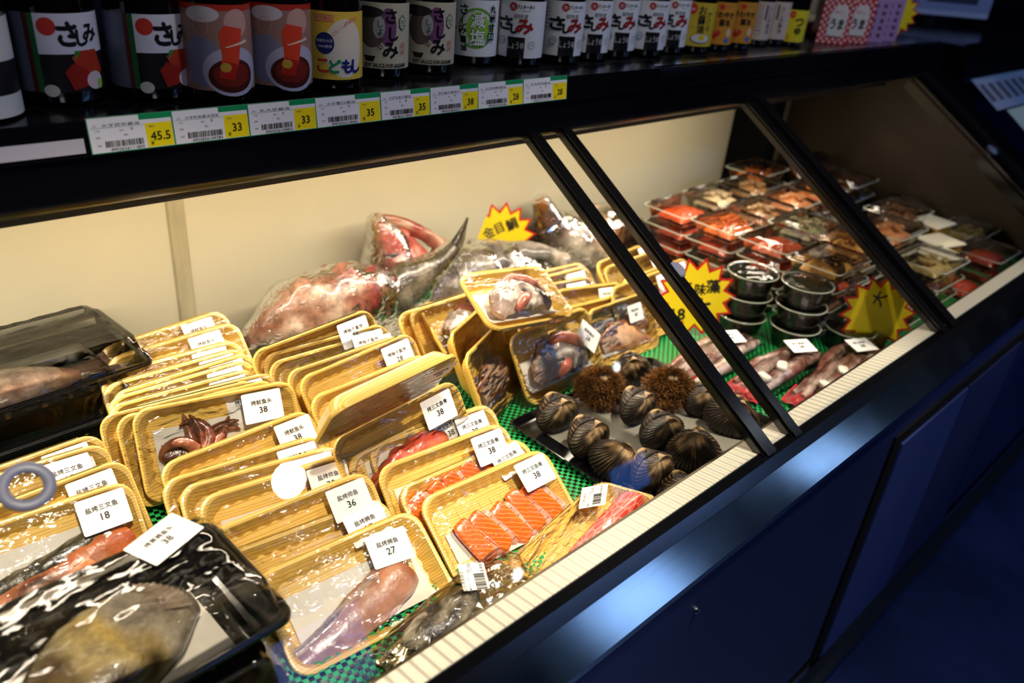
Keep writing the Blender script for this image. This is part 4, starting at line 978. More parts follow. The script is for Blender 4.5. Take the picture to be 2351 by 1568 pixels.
root = thing('shellfish_tray', 'flat black tray lined with white paper under the pile of clams', 'tray', loc=(.905, .545, DECK+.006))
b = MB(); b.rings([rrect(.170, .145, .012, 5, 0, 0, 0), rrect(.176, .151, .012, 5, 0, 0, .012), rrect(.174, .149, .011, 5, 0, 0, .012), rrect(.168, .143, .010, 5, 0, 0, .002)]); b.obj('tray', 'black_plastic', root)
b = MB(); b.grid(lambda u, v: ((u-.5)*.28, (v-.5)*.24, .003+.001*sin(u*9+v*5)), 14, 14); b.obj('paper_liner', 'shaded_paper', root)
clam('dark ribbed clam with pale tip at the left end, nearest the collar tray', (0.787, 0.649, 0.838), -10, 10, 10, 1, 0)
clam('dark ribbed clam showing two humps, second from the left along the tray edge', (0.778, 0.578, 0.838), -6, 14, 0, 1.04, 1)
clam('dark ribbed clam lying on its side with fanned ribs, by the near left tray corner', (0.775, 0.522, 0.832), -50, 34, -24, 1.02, 2)
clam('dark clam behind the two hairy clams, on the green mat side', (0.985, 0.665, 0.838), -40, 10, 14, 1, 1)
clam('dark ribbed clam in the middle, between the fanned clam and the hairy clams', (0.880, 0.522, 0.838), -20, 12, 8, 1, 0)
clam('largest ribbed clam with its fan of ribs facing the viewer beside the steel edge', (0.878, 0.463, 0.838), -64, 22, 12, 1.16, 1)
clam('dark clam with light cream streak and two humps, front, by the tuna tray', (0.790, 0.470, 0.838), -4, 16, 4, 1, 2)
clam('dark ribbed clam standing between the two hairy clams', (0.905, 0.588, 0.838), 0, 8, 4, 0.98, 0)
clam('dark clam half hidden behind the left frame bar, right end of the pile', (1.005, 0.478, 0.838), -58, 18, -10, 1.16, 2)
clam('dark clam in shade behind the bar, right of the second hairy clam', (1.010, 0.535, 0.836), -40, 12, 0, 1, 1)
clam('dark clam mostly hidden below the steel edge at the front', (0.800, 0.425, 0.822), -30, 20, 0, 1, 0)
clam('brown hairy clam, left one of the two', (0.893, 0.655, 0.842), -50, 36, 0, 1.06, 0, True)
clam('brown hairy clam, right one of the two', (0.985, 0.588, 0.842), -50, 36, 0, 1.06, 1, True)

# ================================================================= squid bags
def squid_bag(label, loc, rz, L_, W_, seed, name, price, red=False, lx=.08):
    root = thing('squid_bag', label, 'food bag', RT(*loc, rz), group='squid bags by the steel edge')
    r = random.Random(seed); b = MB()
    for k in range(4):
        y = (-1.5+k)*W_*.20; c = [(0, (150, 92, 76)), (.5, (112, 70, 56)), (1, (74, 52, 44))] if k % 2 else [(0, (214, 186, 172)), (.4, (128, 84, 70)), (1, (90, 62, 52))]
        meat(b, [(-L_*.42, y, .010, .005, .005), (-L_*.15, y+r.uniform(-.01, .01), .016, .014, .012), (L_*.12, y+r.uniform(-.01, .01), .018, .013, .012), (L_*.34, y*.8, .014, .009, .009), (L_*.45, y*.5, .008, .003, .003)], c, n=22, seg=16, amp=.2, nscale=50, seed=seed+k, streak=(224, 200, 188), streak_n=2)
    b.obj('squid', 'skin', root)
    if seed != 1:
        b = MB(); blob(b, (-L_*.10, -.012, .030), (.014, .010, .006), rz=.5, pw=4, amp=.2, col=lin((236, 228, 214))); blob(b, (-L_*.3, -.010, .026), (.013, .008, .006), rz=1.2, pw=4, amp=.2, col=lin((238, 230, 218)))
        b.obj('squid_beak_flesh', 'flesh', root)
    b = MB(); b.col = lin((176, 30, 34))
    b.grid(lambda u, v: (-L_*.5+u*L_*.16, (v-.5)*W_*.8, .004+.008*u+.002*sin(v*20)), 8, 10); b.obj('red_bag_end', 'print', root)
    b = MB()
    def top(u, v):
        e = max(0, sin(pi*u))**.5*max(0, sin(pi*v))**.5
        return ((u-.5)*L_, (v-.5)*W_*(1-.35*abs(u-.5)), .002+.034*e+.003*nz3((u*3, v*2, 0), 3, seed)*e)
    b.grid(top, 44, 24); b.obj('clear_bag', 'crumpled_film', root)
    o = put('price_label', price_label(name, price), root); o.matrix_basis = Matrix.Translation((lx, .0, .0395)) @ Matrix.Rotation(radians(-28), 4, 'Z') @ Matrix.Rotation(radians(6), 4, 'X')
squid_bag('clear bag of brown squid, rearmost of three, crossed by the frame bars', (1.185, .622, DECK+.008), 2, .28, .09, 1, '烤鱿鱼须', '38', lx=.034)
squid_bag('clear bag of brown squid, middle one of the three', (1.245, .525, DECK+.008), 0, .27, .082, 2, '烤小鱿鱼', '38', lx=.056)
squid_bag('clear bag of brown squid with red end, touching the steel edge', (1.33, .452, DECK+.008), 4, .34, .085, 3, '烤小鱿鱼', '38', True, lx=.076)

# silvery bag at the near edge
root = thing('silver_bag', 'crinkled clear and silver bag with white label lying against the near steel edge', 'food bag', RT(.430, .452, DECK+.008, 8))
b = MB(); b.grid(lambda u, v: ((u-.5)*.24, (v-.5)*.085, .004+.034*max(0, sin(pi*u))**.5*max(0, sin(pi*v))**.5+.006*nz3((u*6, v*3, 0), 2, 5)), 60, 30); b.obj('clear_film', 'crumpled_film', root)
b = MB(); b.grid(lambda u, v: ((u-.5)*.20, (v-.5)*.060, .003+.020*max(0, sin(pi*u))**.5*max(0, sin(pi*v))**.5+.006*nz3((u*9, v*4, 0), 2, 9)), 50, 24); b.obj('foil_filling', 'silver_foil', root)
b = MB(); blob(b, (-.02, .005, .022), (.05, .022, .012), amp=.3, col=lin((60, 56, 50)), col2=lin((190, 176, 150))); b.obj('fish_piece', 'skin', root)
o = put('label', price_label('barcode', '72', 0, .040, .030), root); o.matrix_basis = Matrix.Translation((.030, .010, .040)) @ Matrix.Rotation(.9, 4, 'Z')

# ================================================================= seaweed cups
def cup_parts():
    c = MB().lathe([(.0375, 0), (.038, .001), (.0440, .036), (.0445, .039)], 40, cap=False).mesh('cup', 'clear_plastic')
    l = MB().lathe([(.0465, .036), (.0485, .0375), (.0485, .041), (.0465, .0425), (.0425, .042), (.0405, .039), (.001, .0385)], 40, cap=False).mesh('lid', 'clear_plastic')
    s = MB().lathe([(.0368, .001), (.043, .034), (.036, .037), (.015, .0355), (.001, .037)], 32).mesh('seaweed', 'seaweed')
    rim = torus(.0478, .0011, 40, 8).mesh('lid_rim', 'rim_plastic')
    return c, l, s, rim
CUP = cup_parts()
def cup(label, x, y, z, tag_=False):
    root = thing('seaweed_cup', label, 'cup', loc=(x, y, z), group='seaweed cups')
    put('cup', CUP[0], root); l = put('lid', CUP[1], root); put('lid_rim', CUP[3], l, (0, 0, .0405)); put('seaweed', CUP[2], root)
    if tag_:
        b = MB(); b.col = lin((226, 226, 230)); b.grid(lambda u, v: (.0452*cos(radians(lerp(-70, -30, u))), .0452*sin(radians(lerp(-70, -30, u))), .004+.032*v), 8, 2); b.obj('label_strip', 'print_matte', root)
lv = {0: 'lowest', 1: 'middle', 2: 'topmost'}
for k in range(3): cup('round clear cup of dark seaweed, %s of the stack beside the leaning yellow sign' % lv[k], 1.330+.003*k, .668, DECK+.006+.0435*k)
for k in range(3): cup('round clear cup of dark seaweed, %s of the stack nearer the glass' % lv[k], 1.378+.002*k, .578, DECK+.006+.0435*k, k == 2)
cup('single low round cup of seaweed behind the yellow sign by the edge', 1.462, .505, DECK+.006)

# ================================================================= clear boxes of roe and salads
BW, BD, BH = .145, .112, .038
def box_parts():
    def rr(i, z): return [(p[0]+BW/2, p[1]+BD/2, z) for p in rrect(BW/2-i, BD/2-i, max(.003, .010-i*.3), 4)]
    base = MB().rings([rr(.012, 0), rr(.004, .024), rr(.0, .0245), rr(0, .026)], True, False).mesh('box_base', 'clear_plastic')
    lid = MB().rings([rr(-.001, .0262), rr(.004, .0275), rr(.008, .036), rr(.012, .0372), rr(.03, .0365)], False, True).mesh('box_lid', 'clear_plastic')
    hinge = MB().rings([[tuple(p) for p in rr(-.0022, .0250)], [tuple(p) for p in rr(-.0028, .0262)], [tuple(p) for p in rr(-.0022, .0274)], [tuple(p) for p in rr(-.0008, .0272)], [tuple(p) for p in rr(-.0008, .0252)]], False, False).mesh('rim', 'rim_plastic')
    return base, lid, hinge
BX = box_parts()
def fill(kind, seed):
    r = random.Random(seed); b = MB(); cx, cy = BW/2, BD/2
    PAL = {'roe': [(214, 74, 20), (236, 104, 30)], 'shreds': [(232, 106, 26), (246, 140, 56)], 'redroe': [(190, 52, 16), (216, 74, 26)], 'octopus': [(214, 190, 146), (176, 150, 110)],
           'brown': [(112, 62, 26), (150, 92, 46)], 'greens': [(150, 146, 96), (206, 190, 150)], 'mushroom': [(150, 104, 60), (196, 160, 110)], 'pink': [(222, 140, 82), (240, 176, 120)],
           'yellow': [(222, 160, 60), (196, 120, 40)], 'orange': [(226, 118, 34), (244, 150, 60)], 'dark': [(44, 28, 18), (74, 46, 28)], 'clam': [(206, 176, 100), (150, 112, 56)]}  # dark set for lower boxes: shade inside the stacks put into food colour
    a_, c_ = [lin(x) for x in PAL[kind]]
    b.grid(lambda u, v: (cx+(u-.5)*.098, cy+(v-.5)*.070, .003+.021*(max(0, sin(pi*u))*max(0, sin(pi*v)))**.35+.003*nz3((u*5, v*5, 0), 1, seed)), 26, 20, colfn=lambda u, v: mixc(a_, c_, max(0, nz3((u*6, v*6, 0), 2, seed))))
    if kind in ('shreds', 'greens', 'redshred', 'yellow', 'dark', 'brown'):
        for _ in range(42):
            x, y = cx+r.gauss(0, .024), cy+r.gauss(0, .017); a = r.uniform(0, pi); l = r.uniform(.006, .013); z = .0255+r.uniform(0, .006); c = mixc(a_, c_, r.random())
            x = min(max(x, .025), BW-.025); y = min(max(y, .022), BD-.022)
            b.tube([(x-l*cos(a), y-l*sin(a), z-.003), (x, y, z), (x+l*cos(a), y+l*sin(a), z-.003)], [.0012, .0022, .0012], 6, cols=[c]*3)
    elif kind in ('octopus', 'mushroom', 'pink', 'orange', 'clam'):
        for _ in range(13):
            x, y = cx+r.uniform(-.034, .034), cy+r.uniform(-.022, .022); blob(b, (x, y, .024), (r.uniform(.006, .011), r.uniform(.005, .009), .006), rz=r.uniform(0, 3), amp=.35, ns=60, seed=r.random()*9, n=12, col=a_, col2=c_)
    return b.mesh('filling', 'roe_tex')
FILL = {}
KW = {'roe': 'orange roe', 'shreds': 'orange shredded salad', 'redroe': 'deep red roe', 'octopus': 'pale octopus salad', 'brown': 'brown shredded salad', 'greens': 'pale green salad', 'mushroom': 'brown mushroom salad', 'pink': 'pinkish shellfish', 'yellow': 'yellow pickles', 'orange': 'orange chunks', 'dark': 'shade-darkened shreds', 'clam': 'golden shellfish'}
def boxes(x, y, kinds, where, rz=0, z0=DECK+.006):
    """kinds from the bottom up"""
    n = len(kinds); r = random.Random(int(x*1000+y*77))
    pos = ['topmost'] + (['lowest'] if n == 2 else ['second down', 'lowest'] if n == 3 else ['second down', 'third down', 'lowest'] if n == 4 else [])
    for i, kd in enumerate(kinds):
        s = pos[n-1-i] if n > 1 else 'single'
        root = thing('clear_food_box', 'clear box of %s, %s in stack %s' % (KW[kd], s, where) if n > 1 else 'clear box of %s %s' % (KW[kd], where), 'food box', loc=(x+r.uniform(-.003, .003), y+r.uniform(-.003, .003), z0+i*.0388), rz=radians(rz+r.uniform(-2, 2)), group='clear boxes of roe and salad')
        put('box_base', BX[0], root); l = put('box_lid', BX[1], root); put('rim', BX[2], l)
        key = (kd, (i+int(x*10)) % 2)
        if key not in FILL: FILL[key] = fill(*key)
        put('filling', FILL[key], root)
boxes(1.430, .895, ['redroe', 'redroe', 'redroe', 'roe'], 'by the fish')
boxes(1.435, .778, ['brown', 'mushroom', 'redroe', 'shreds'], 'beside the large sign')
boxes(1.440, .660, ['brown', 'brown', 'redroe', 'roe'], 'behind the cups')
boxes(1.430, .545, ['dark', 'brown', 'roe', 'yellow'], 'right of the cups')
boxes(1.585, .905, ['brown', 'dark', 'brown', 'octopus'], 'by the wall, second from fish')
boxes(1.588, .793, ['dark', 'brown', 'brown', 'mushroom'], 'of second column, second from wall')
boxes(1.590, .680, ['brown', 'brown', 'dark', 'greens'], 'of second column, third from wall')
boxes(1.585, .568, ['dark', 'brown', 'mushroom', 'yellow'], 'under the double bar')
boxes(1.590, .452, ['dark', 'clam'], 'left of the double bar foot')
boxes(1.738, .910, ['dark', 'brown', 'dark', 'mushroom'], 'by the wall, third from fish')
boxes(1.740, .795, ['dark', 'brown', 'brown', 'pink'], 'of third column, second from wall')
boxes(1.742, .675, ['dark', 'dark', 'brown'], 'of third column, low and dark')
boxes(1.745, .560, ['dark', 'brown', 'brown', 'pink'], 'right of the bar')
boxes(1.745, .455, ['dark', 'brown', 'clam'], 'right of the double bar foot')
boxes(1.890, .985, ['dark', 'brown', 'mushroom', 'orange'], 'by the dark post')
boxes(1.892, .800, ['dark', 'brown', 'brown', 'orange'], 'of fourth column behind double bar')
boxes(1.895, .600, ['dark', 'dark', 'dark', 'brown'], 'of fourth column near the edge')
boxes(1.905, .420, ['redroe'], 'lying alone by the steel edge')
boxes(2.045, .800, ['dark', 'dark', 'dark', 'brown'], 'of fifth column, dark rear')
boxes(2.060, .430, ['redroe', 'redroe'], 'rightmost at the edge')
boxes(2.200, .520, ['dark', 'clam'], 'by the end frame')
# small gold topped packs
for k, (x, y, z, rz, s) in enumerate(((1.905, .520, .806, -20, 'nearest'), (2.00, .555, .806, -16, 'middle'), (2.085, .610, .820, -8, 'farthest'))):
    root = thing('gold_lidded_pack', 'small pack with cream paper lid and gold side, %s of the three' % s, 'food pack', loc=(x, y, z), rz=radians(rz), group='small gold sided packs')
    b = MB(); b.col = lin((176, 130, 40)); b.rings([rrect(.036, .026, .006, 4, 0, 0, 0), rrect(.045, .034, .006, 4, 0, 0, .09)]); b.obj('pack_body', 'print', root)
    b = MB(); b.col = lin((236, 224, 190)); b.rings([rrect(.049, .038, .006, 4, 0, 0, .0905), rrect(.049, .038, .006, 4, 0, 0, .093), rrect(.047, .036, .006, 4, 0, 0, .094)]); b.obj('lid', 'print_matte', root)
# brown bags added at the dark far end in place of a reflection
for k, (x, y, z, rz, s) in enumerate(((2.17, 1.075, .85, 10, 'leftmost'), (2.14, .97, .90, -12, 'upper'), (2.25, .90, .85, 20, 'rightmost'), (2.24, .74, .84, 8, 'front'))):
    root = thing('brown_bag', 'blurred brown bag standing in for a brown reflection, %s one of its heap' % s, 'food bag', RT(x, y, z, rz, 30), group='brown bags in the dark far end')
    b = MB(); blob(b, (0, 0, .03), (.09, .06, .035), amp=.3, ns=18, seed=k, n=30, col=lin((116, 74, 40)), col2=lin((70, 44, 26))); b.obj('contents', 'skin', root)
    b = MB(); blob(b, (0, 0, .03), (.096, .066, .040), amp=.3, ns=18, seed=k, n=30); b.obj('clear_bag', 'crumpled_film', root)

# ================================================================= soy sauce bottles
SH = 1.285
def bottle_parts(r, h, capc):
    k = r/.037
    body = MB().lathe([(r*.86, 0), (r*.98, .004), (r, .010), (r, h*.60), (r*.97, h*.65), (r*.72, h*.74), (r*.42, h*.80), (r*.36, h*.84), (r*.36, h*.90)], 44).mesh('glass_body', 'sauce_glass')
    cap = MB().lathe([(r*.40, h*.885), (r*.42, h*.89), (r*.42, h*.985), (r*.38, h)], 28).mesh('cap', capc)
    return body, cap
BOT = {(r, c): bottle_parts(r, .215, c) for r in (.033, .037, .042) for c in ('cap_dark', 'cap_red')}
K_, Wt, Rd = (22, 20, 20), (228, 226, 228), (196, 50, 40)
def d_photo(W):
    g = Gfx(); g.rect(-W, 0, W, .075, (26, 22, 22), 30); g.rect(-W, 0, -.020, .075, (96, 104, 124), 10); g.rect(-.027, 0, -.022, .075, (90, 30, 30)); g.rect(-.022, 0, -.0165, .075, (34, 96, 50))
    g.rect(-.0165, .037, W, .075, (216, 212, 220), 16); g.ell(-.006, .063, .0085, .0085, Rd); g.text('さ', .012, .056, .022, K_, bold=.0012); g.text('し', .026, .052, .015, K_, bold=.0008); g.text('み', .036, .056, .016, K_, bold=.0008)
    g.poly([(.012, .034), (.022, .040), (.040, .040), (.046, .020), (.040, .008), (.020, .016)], (176, 52, 30)); g.poly([(.004, .020), (.012, .028), (.026, .022), (.028, .006), (.010, .002)], (150, 34, 22))
    g.poly([(.014, .030), (.022, .040), (.016, .040)], (60, 130, 50)); g.ell(.034, .010, .010, .009, (214, 190, 196)); g.ell(.040, .006, .004, .005, (150, 190, 90)); g.ell(-.010, .002, .007, .006, (196, 190, 180)); return g
def d_tuna(W):
    g = Gfx(); g.rect(-W, 0, W, .088, (150, 112, 104), 30); g.ell(-.022, .030, .022, .026, (120, 120, 150)); g.ell(.012, .020, .034, .026, (172, 168, 190)); g.rect(-W, .082, W, .088, (176, 44, 26), 30)
    g.ell(-.018, .078, .018, .008, (200, 190, 200)); g.ell(.018, .070, .014, .014, (190, 150, 140)); g.ell(.010, .016, .026, .018, (70, 20, 14)); g.ell(.010, .017, .021, .013, (110, 30, 16))
    g.poly([(-.002, .060), (.004, .068), (.024, .064), (.022, .052), (.018, .030), (.010, .012), (-.004, .014), (.000, .036)], (206, 62, 34)); g.poly([(-.004, .014), (.012, .012), (.016, .028), (.002, .032)], (160, 30, 20))
    g.poly([(.004, .046), (.030, .053), (.030, .050), (.004, .045)], (220, 200, 180)); g.ell(.003, .025, .006, .005, (180, 140, 50)); g.ring(-.020, .066, .008, .0086, (190, 150, 150)); return g
def d_kids(W):
    g = Gfx(); g.rect(-W, 0, W, .078, (228, 190, 70), 30); g.ell(.010, .036, .026, .034, (226, 214, 196)); g.rect(-.028, .066, -.004, .074, (206, 70, 60)); g.rect(-.0272, .0668, -.0048, .0732, (226, 180, 120)); g.text('天然醸造', -.016, .070, .005, (190, 40, 40), w=.020)
    g.ell(-.015, .042, .0115, .0125, (28, 36, 96)); g.text('国産丸大豆', -.015, .045, .0035, (220, 220, 230), w=.019); g.text('100%使用', -.015, .0385, .0035, (220, 220, 230), w=.017)
    for ch, x, c in (('こ', -.018, (196, 60, 50)), ('ど', -.003, (30, 140, 90)), ('も', .012, (30, 40, 120)), ('し', .025, (40, 40, 120))): g.text(ch, x, .016, .015, c, bold=.0008)
    for i, ch in enumerate("Children's"): g.text(ch, -.004+i*.0032, .053+.018*sin(i/9*1.4), .004, (214, 110, 110), rot=.6-.05*i)
    return g
def d_beige(W):
    g = Gfx(); g.rect(-W, 0, W, .082, (196, 184, 158), 30); g.ell(-.020, .048, .018, .022, (96, 84, 70)); g.ell(.002, .052, .012, .024, (120, 70, 110)); g.ell(-.010, .052, .008, .014, (170, 168, 160)); g.ell(-.026, .070, .022, .007, (44, 38, 32))
    for ch, x, y, h in (('さ', .006, .066, .017), ('し', .010, .044, .016), ('み', .006, .024, .019)): g.text(ch, x, y, h, K_, bold=.0008)
    g.text('しょうゆ', -.008, .042, .0095, (30, 26, 24), vert=True); g.poly([(.023+.0065*cos(a*pi/3+.52), .058+.010*sin(a*pi/3+.52)) for a in range(6)], (28, 84, 56)); g.poly([(.023+.0052*cos(a*pi/3+.52), .058+.0083*sin(a*pi/3+.52)) for a in range(6)], (190, 190, 160)); g.text('生', .023, .058, .008, (28, 84, 56))
    for yy in (.030, .022): g.text('品質', .024, yy, .0065, (190, 80, 60), w=.008)
    g.poly([(-.030, .016), (-.014, .016), (-.017, .009), (-.027, .009)], (30, 28, 26)); g.text('SOY SAUCE FOR SASHIMI', .000, .0045, .005, (26, 24, 24), w=.058, bold=.0002); return g
def d_green(W):
    g = Gfx(); g.rect(-W, 0, W, .080, Wt, 30); g.ring(0, .040, .0255, .029, (96, 160, 40), 48); g.ell(.002, .040, .018, .024, (150, 206, 60))
    for ch, y in (('減', .052), ('塩', .028)): g.text(ch, .002, y, .022, (40, 110, 30), bold=.0016); g.text(ch, .002, y, .022, (232, 236, 224), bold=.0005)
    for ch, x, y, h in (('さ', -.020, .066, .014), ('し', -.019, .048, .009), ('み', -.021, .037, .011), ('醤', -.019, .024, .009), ('油', -.018, .012, .009)): g.text(ch, x, y, h, K_, bold=.0004)
    for i, ch in enumerate('九州甘口'): g.text(ch, .0255-.001*i, .068-.013*i, .011, K_, bold=.0005)
    g.text('食塩分', -.033, .058, .006, (170, 60, 50), vert=True); g.text('50', -.033, .040, .006, (190, 40, 40)); g.text('%カット', -.033, .022, .0065, (170, 60, 50), vert=True); return g
def d_andai(W):
    g = Gfx(); g.rect(-W, 0, W, .082, Wt, 30); g.rect(-.016, -.0002, .012, .030, (20, 18, 20), 12); g.ell(-.010, .073, .0062, .0062, (170, 40, 34)); g.text('大', -.010, .073, .007, Wt)
    g.text('フンドーダイ', .010, .0735, .0058, K_, w=.027, bold=.0003); g.text('SINCE 1869', .010, .068, .0018, (60, 60, 60)); g.text('超特選', .003, .060, .0065, (40, 38, 40), w=.022)
    g.text('さ', -.022, .049, .019, K_, w=.024, bold=.0012); g.text('し', -.006, .042, .013, K_, bold=.001); g.text('み', .010, .046, .019, (150, 34, 28), w=.026, bold=.0013); g.text('しょうゆ', -.002, .018, .0105, (220, 218, 216), w=.025)
    g.ring(.023, .019, .0052, .0058, (40, 40, 46)); g.text('JAS', .023, .019, .003, (40, 40, 46)); g.ell(-.026, .023, .0065, .006, (120, 130, 170)); g.ell(-.026, .023, .0052, .0048, (206, 208, 218)); g.text('特選', -.026, .023, .003, (60, 90, 60), w=.007)
    for k in range(6): g.text('本醸造', -.040, .070-k*.0055, .0022, (120, 120, 130), w=.012)
    return g
def d_egg(W):
    g = Gfx(); g.rect(-W, 0, W, .078, (206, 176, 50), 30); g.ell(-.022, .066, .009, .010, (200, 56, 30)); g.text('old', -.022, .066, .005, Wt)
    for i, ch in enumerate('お醤油'): g.text(ch, -.002, .064-i*.016, .015, K_, bold=.0004)
    for i, ch in enumerate('かける'): g.text(ch, .013, .058-i*.012, .010, (40, 34, 24))
    g.ell(.002, .014, .020, .0085, (70, 80, 120)); g.ell(.002, .0145, .0185, .0075, (216, 214, 210)); g.ell(.004, .016, .007, .005, (230, 190, 40)); g.text('たまごかけ', -.020, .035, .004, Rd, w=.012); return g
def d_sawa(W):
    g = Gfx(); g.rect(-W, 0, W, .078, (206, 140, 48), 30); g.ell(-.006, .069, .0052, .0052, (200, 50, 30)); g.text('フンドー', .008, .070, .005, (60, 30, 20), w=.016)
    g.text('さわやか', .001, .055, .011, K_, w=.046, bold=.0006); g.text('醤油', .004, .041, .012, K_, w=.022, bold=.0004)
    g.poly([(-.012+.0095*(16*sin(t)**3)/16*1.2, .019+.0006*(13*cos(t)-5*cos(2*t)-2*cos(3*t)-cos(4*t))) for t in [i*2*pi/24 for i in range(24)]], (190, 40, 26)); g.text('酢だいだい', -.012, .022, .003, (236, 200, 150), w=.014)
    g.rect(.010, .004, .020, .012, (40, 110, 190)); g.ell(.017, .022, .006, .008, (226, 190, 150)); return g
def d_plain(W):
    g = Gfx(); g.rect(-W, 0, W, .076, (206, 184, 168), 30)
    for k in range(9): g.text('原材料名大豆小麦食塩砂糖', -.014, .068-k*.006, .0028, (150, 70, 50) if k % 3 == 0 else (90, 76, 70), w=.030)
    g.rect(.006, .040, .010, .070, (50, 44, 90)); g.text('さしみ醤油', .018, .040, .011, K_, vert=True); g.ring(-.004, .014, .005, .0056, (110, 100, 110)); return g
def d_yell(W):
    g = Gfx(); g.rect(-W, 0, W, .066, (226, 206, 40), 30); g.ell(-.008, .056, .0065, .0075, (196, 50, 30)); g.text('大', -.008, .056, .006, (236, 210, 90)); g.text('つゆ', .010, .032, .018, K_, bold=.001, vert=True); g.text('濃縮', -.010, .010, .006, (196, 60, 30), vert=True); return g
def d_dark(W):
    g = Gfx(); g.rect(-W, 0, W, .088, (206, 206, 206), 30); g.rect(-W, .020, W, .050, (24, 24, 30), 30); g.text('醤油', .0, .068, .018, K_, bold=.0005); g.text('本醸造', 0, .035, .012, Wt); return g
DES = dict(photo=d_photo, tuna=d_tuna, kids=d_kids, beige=d_beige, green=d_green, andai=d_andai, egg=d_egg, sawa=d_sawa, plain=d_plain, yell=d_yell, dark=d_dark)
_LB = {}
def bottle(x, y, r, des, face, label, grp=None, cap='cap_dark', z0=.014):
    root = thing('sauce_bottle', label, 'bottle', loc=(x, y, SH+.0005), group=grp)
    b, c = BOT[(r, cap)]; put('glass_body', b, root); put('cap', c, root)
    W = r*radians(88)
    if des == 'photo': W = r*radians(112)
    if (des, r) not in _LB: _LB[(des, r)] = DES[des](W).bent(r+.0004, radians(-90), 'print', 'label_'+des, z0)
    o = put('paper_label', _LB[(des, r)], root); o.matrix_basis = Matrix.Rotation(radians(face), 4, 'Z')
SS = 'soy sauce bottles on the shelf'
bottle(.170, .905, .042, 'dark', -8, 'dark bottle cut by the left edge with white lower label', SS, z0=.003)
bottle(.262, .945, .042, 'photo', -14, 'dark bottle with red fish photo label, leftmost of the two alike', SS)
bottle(.352, .930, .042, 'photo', -16, 'dark bottle with red fish photo label beside the dipped red slice label', SS)
bottle(.402+.028, .895, .037, 'tuna', -18, 'bottle whose label shows a dipped red fish slice, left of the two alike', SS) if False else None
bottle(.412, .893, .037, 'tuna', -18, 'bottle whose label shows a red slice dipped in sauce, left of the two alike', SS)
bottle(.487, .893, .037, 'tuna', -20, 'bottle whose label shows a red slice dipped in sauce, next to the yellow childrens label', SS)
bottle(.566, .905, .037, 'kids', -22, 'bottle with yellow label, blue disc and coloured letters', SS)
bottle(.668, .945, .037, 'beige', -24, 'bottle with beige label and vertical brush letters, next to the yellow one', SS)
bottle(.752, .948, .037, 'beige', -26, 'bottle with beige label and vertical brush letters, next to the green ringed one', SS)
bottle(.868, .984, .037, 'green', -34, 'bottle with white label and large green ring', SS)
bottle(.938, .952, .037, 'andai', -50, 'white labelled bottle with red letter and black box right of the green ringed one', SS)
for i, (x, y, s) in enumerate(((1.026, .948, 'first'), (1.106, .957, 'second'), (1.182, .960, 'third'), (1.258, .951, 'fourth'), (1.340, .962, 'last'))):
    bottle(x, y, .037, 'andai', -24-i, 'white labelled bottle with black box, %s of five turned alike before the egg label' % s, SS)
bottle(1.412, .952, .037, 'egg', -34, 'bottle with yellow label showing a fried egg on a plate', SS)
bottle(1.492, .952, .033, 'sawa', -40, 'bottle with orange label and red heart, beside the egg label', SS)
bottle(1.568, .951, .033, 'sawa', -40, 'bottle with orange label and red heart, beside the plain beige labels', SS)
bottle(1.672, .972, .033, 'plain', -40, 'bottle with plain pale beige label, left of the two alike', SS)
bottle(1.735, .967, .033, 'plain', -62, 'bottle with plain pale beige label, beside the bright yellow one', SS)
bottle(1.778, .945, .033, 'yell', -48, 'last bottle with short bright yellow label and red disc', SS, z0=.010)

# pouches and cartons at the right end of the shelf
def printed_pouch(label, loc, rz, w, h, g, t=.03, side=(30, 28, 30)):
    root = thing('standing_pouch', label, 'pouch', RT(*loc, rz), group='pouches at the right end of the shelf')
    b = MB(); b.col = lin(side)
    b.grid(lambda u, v: ((.5-u)*w, t*.5*(1-v*.9), v*h), 6, 6); b.grid(lambda u, v: (-w/2, t*.5*(1-2*u)*(1-v*.9), v*h), 4, 6); b.grid(lambda u, v: (w/2, t*.5*(2*u-1)*(1-v*.9), v*h), 4, 6)
    b.grid(lambda u, v: ((u-.5)*w, -t*.5*(1-v*.9), v*h), 6, 6); b.obj('pouch_body', 'print', root)
    b = MB(); g.build(b, lambda x, y, k: (x, -t*.5*(1-y/h*.9)-.0006-k, y)); b.obj('printed_front', 'print', root, False)
    return root
g = Gfx(); g.rect(-.035, .004, .035, .15, (214, 206, 196)); g.rect(-.035, 0, .035, .006, (206, 80, 40)); g.bars(-.025, .04, .026, .10, seed=8)
printed_pouch('white pouch with barcode and orange hem standing behind the yellow bottle', (2.005, 1.03, SH+.012), -52, .072, .16, g)
g = Gfx(); g.rect(-.04, .004, .04, .15, (220, 206, 192)); g.rect(-.04, 0, .04, .006, (206, 80, 40)); g.text('魚', -.002, .085, .034, K_, bold=.001); g.text('生', .006, .036, .034, K_, bold=.001)
printed_pouch('white pouch with two large black characters beside the red checked packs', (2.045, .985, SH+.005), -52, .080, .16, g)
def gable(label, loc, rz, w, d, h, body, g, cat='carton'):
    root = thing('drink_carton', label, cat, RT(*loc, rz), group='cartons at the right end of the shelf')
    b = MB(); b.col = lin(body); b.box((-w/2, -d/2, 0), (w/2, d/2, h)); b.add([(-w/2, -d/2, h), (w/2, -d/2, h), (w/2, d/2, h), (-w/2, d/2, h), (-w/2, 0, h+.02), (w/2, 0, h+.02)], [(0, 1, 5, 4), (2, 3, 4, 5), (1, 2, 5), (3, 0, 4)]); b.box((-w/2, -.001, h+.018), (w/2, .001, h+.030))
    b.obj('carton_body', 'print', root, False)
    b = MB(); g.build(b, lambda x, y, k: (x, -d/2-.0004-k, y)); b.obj('printed_front', 'print', root, False)
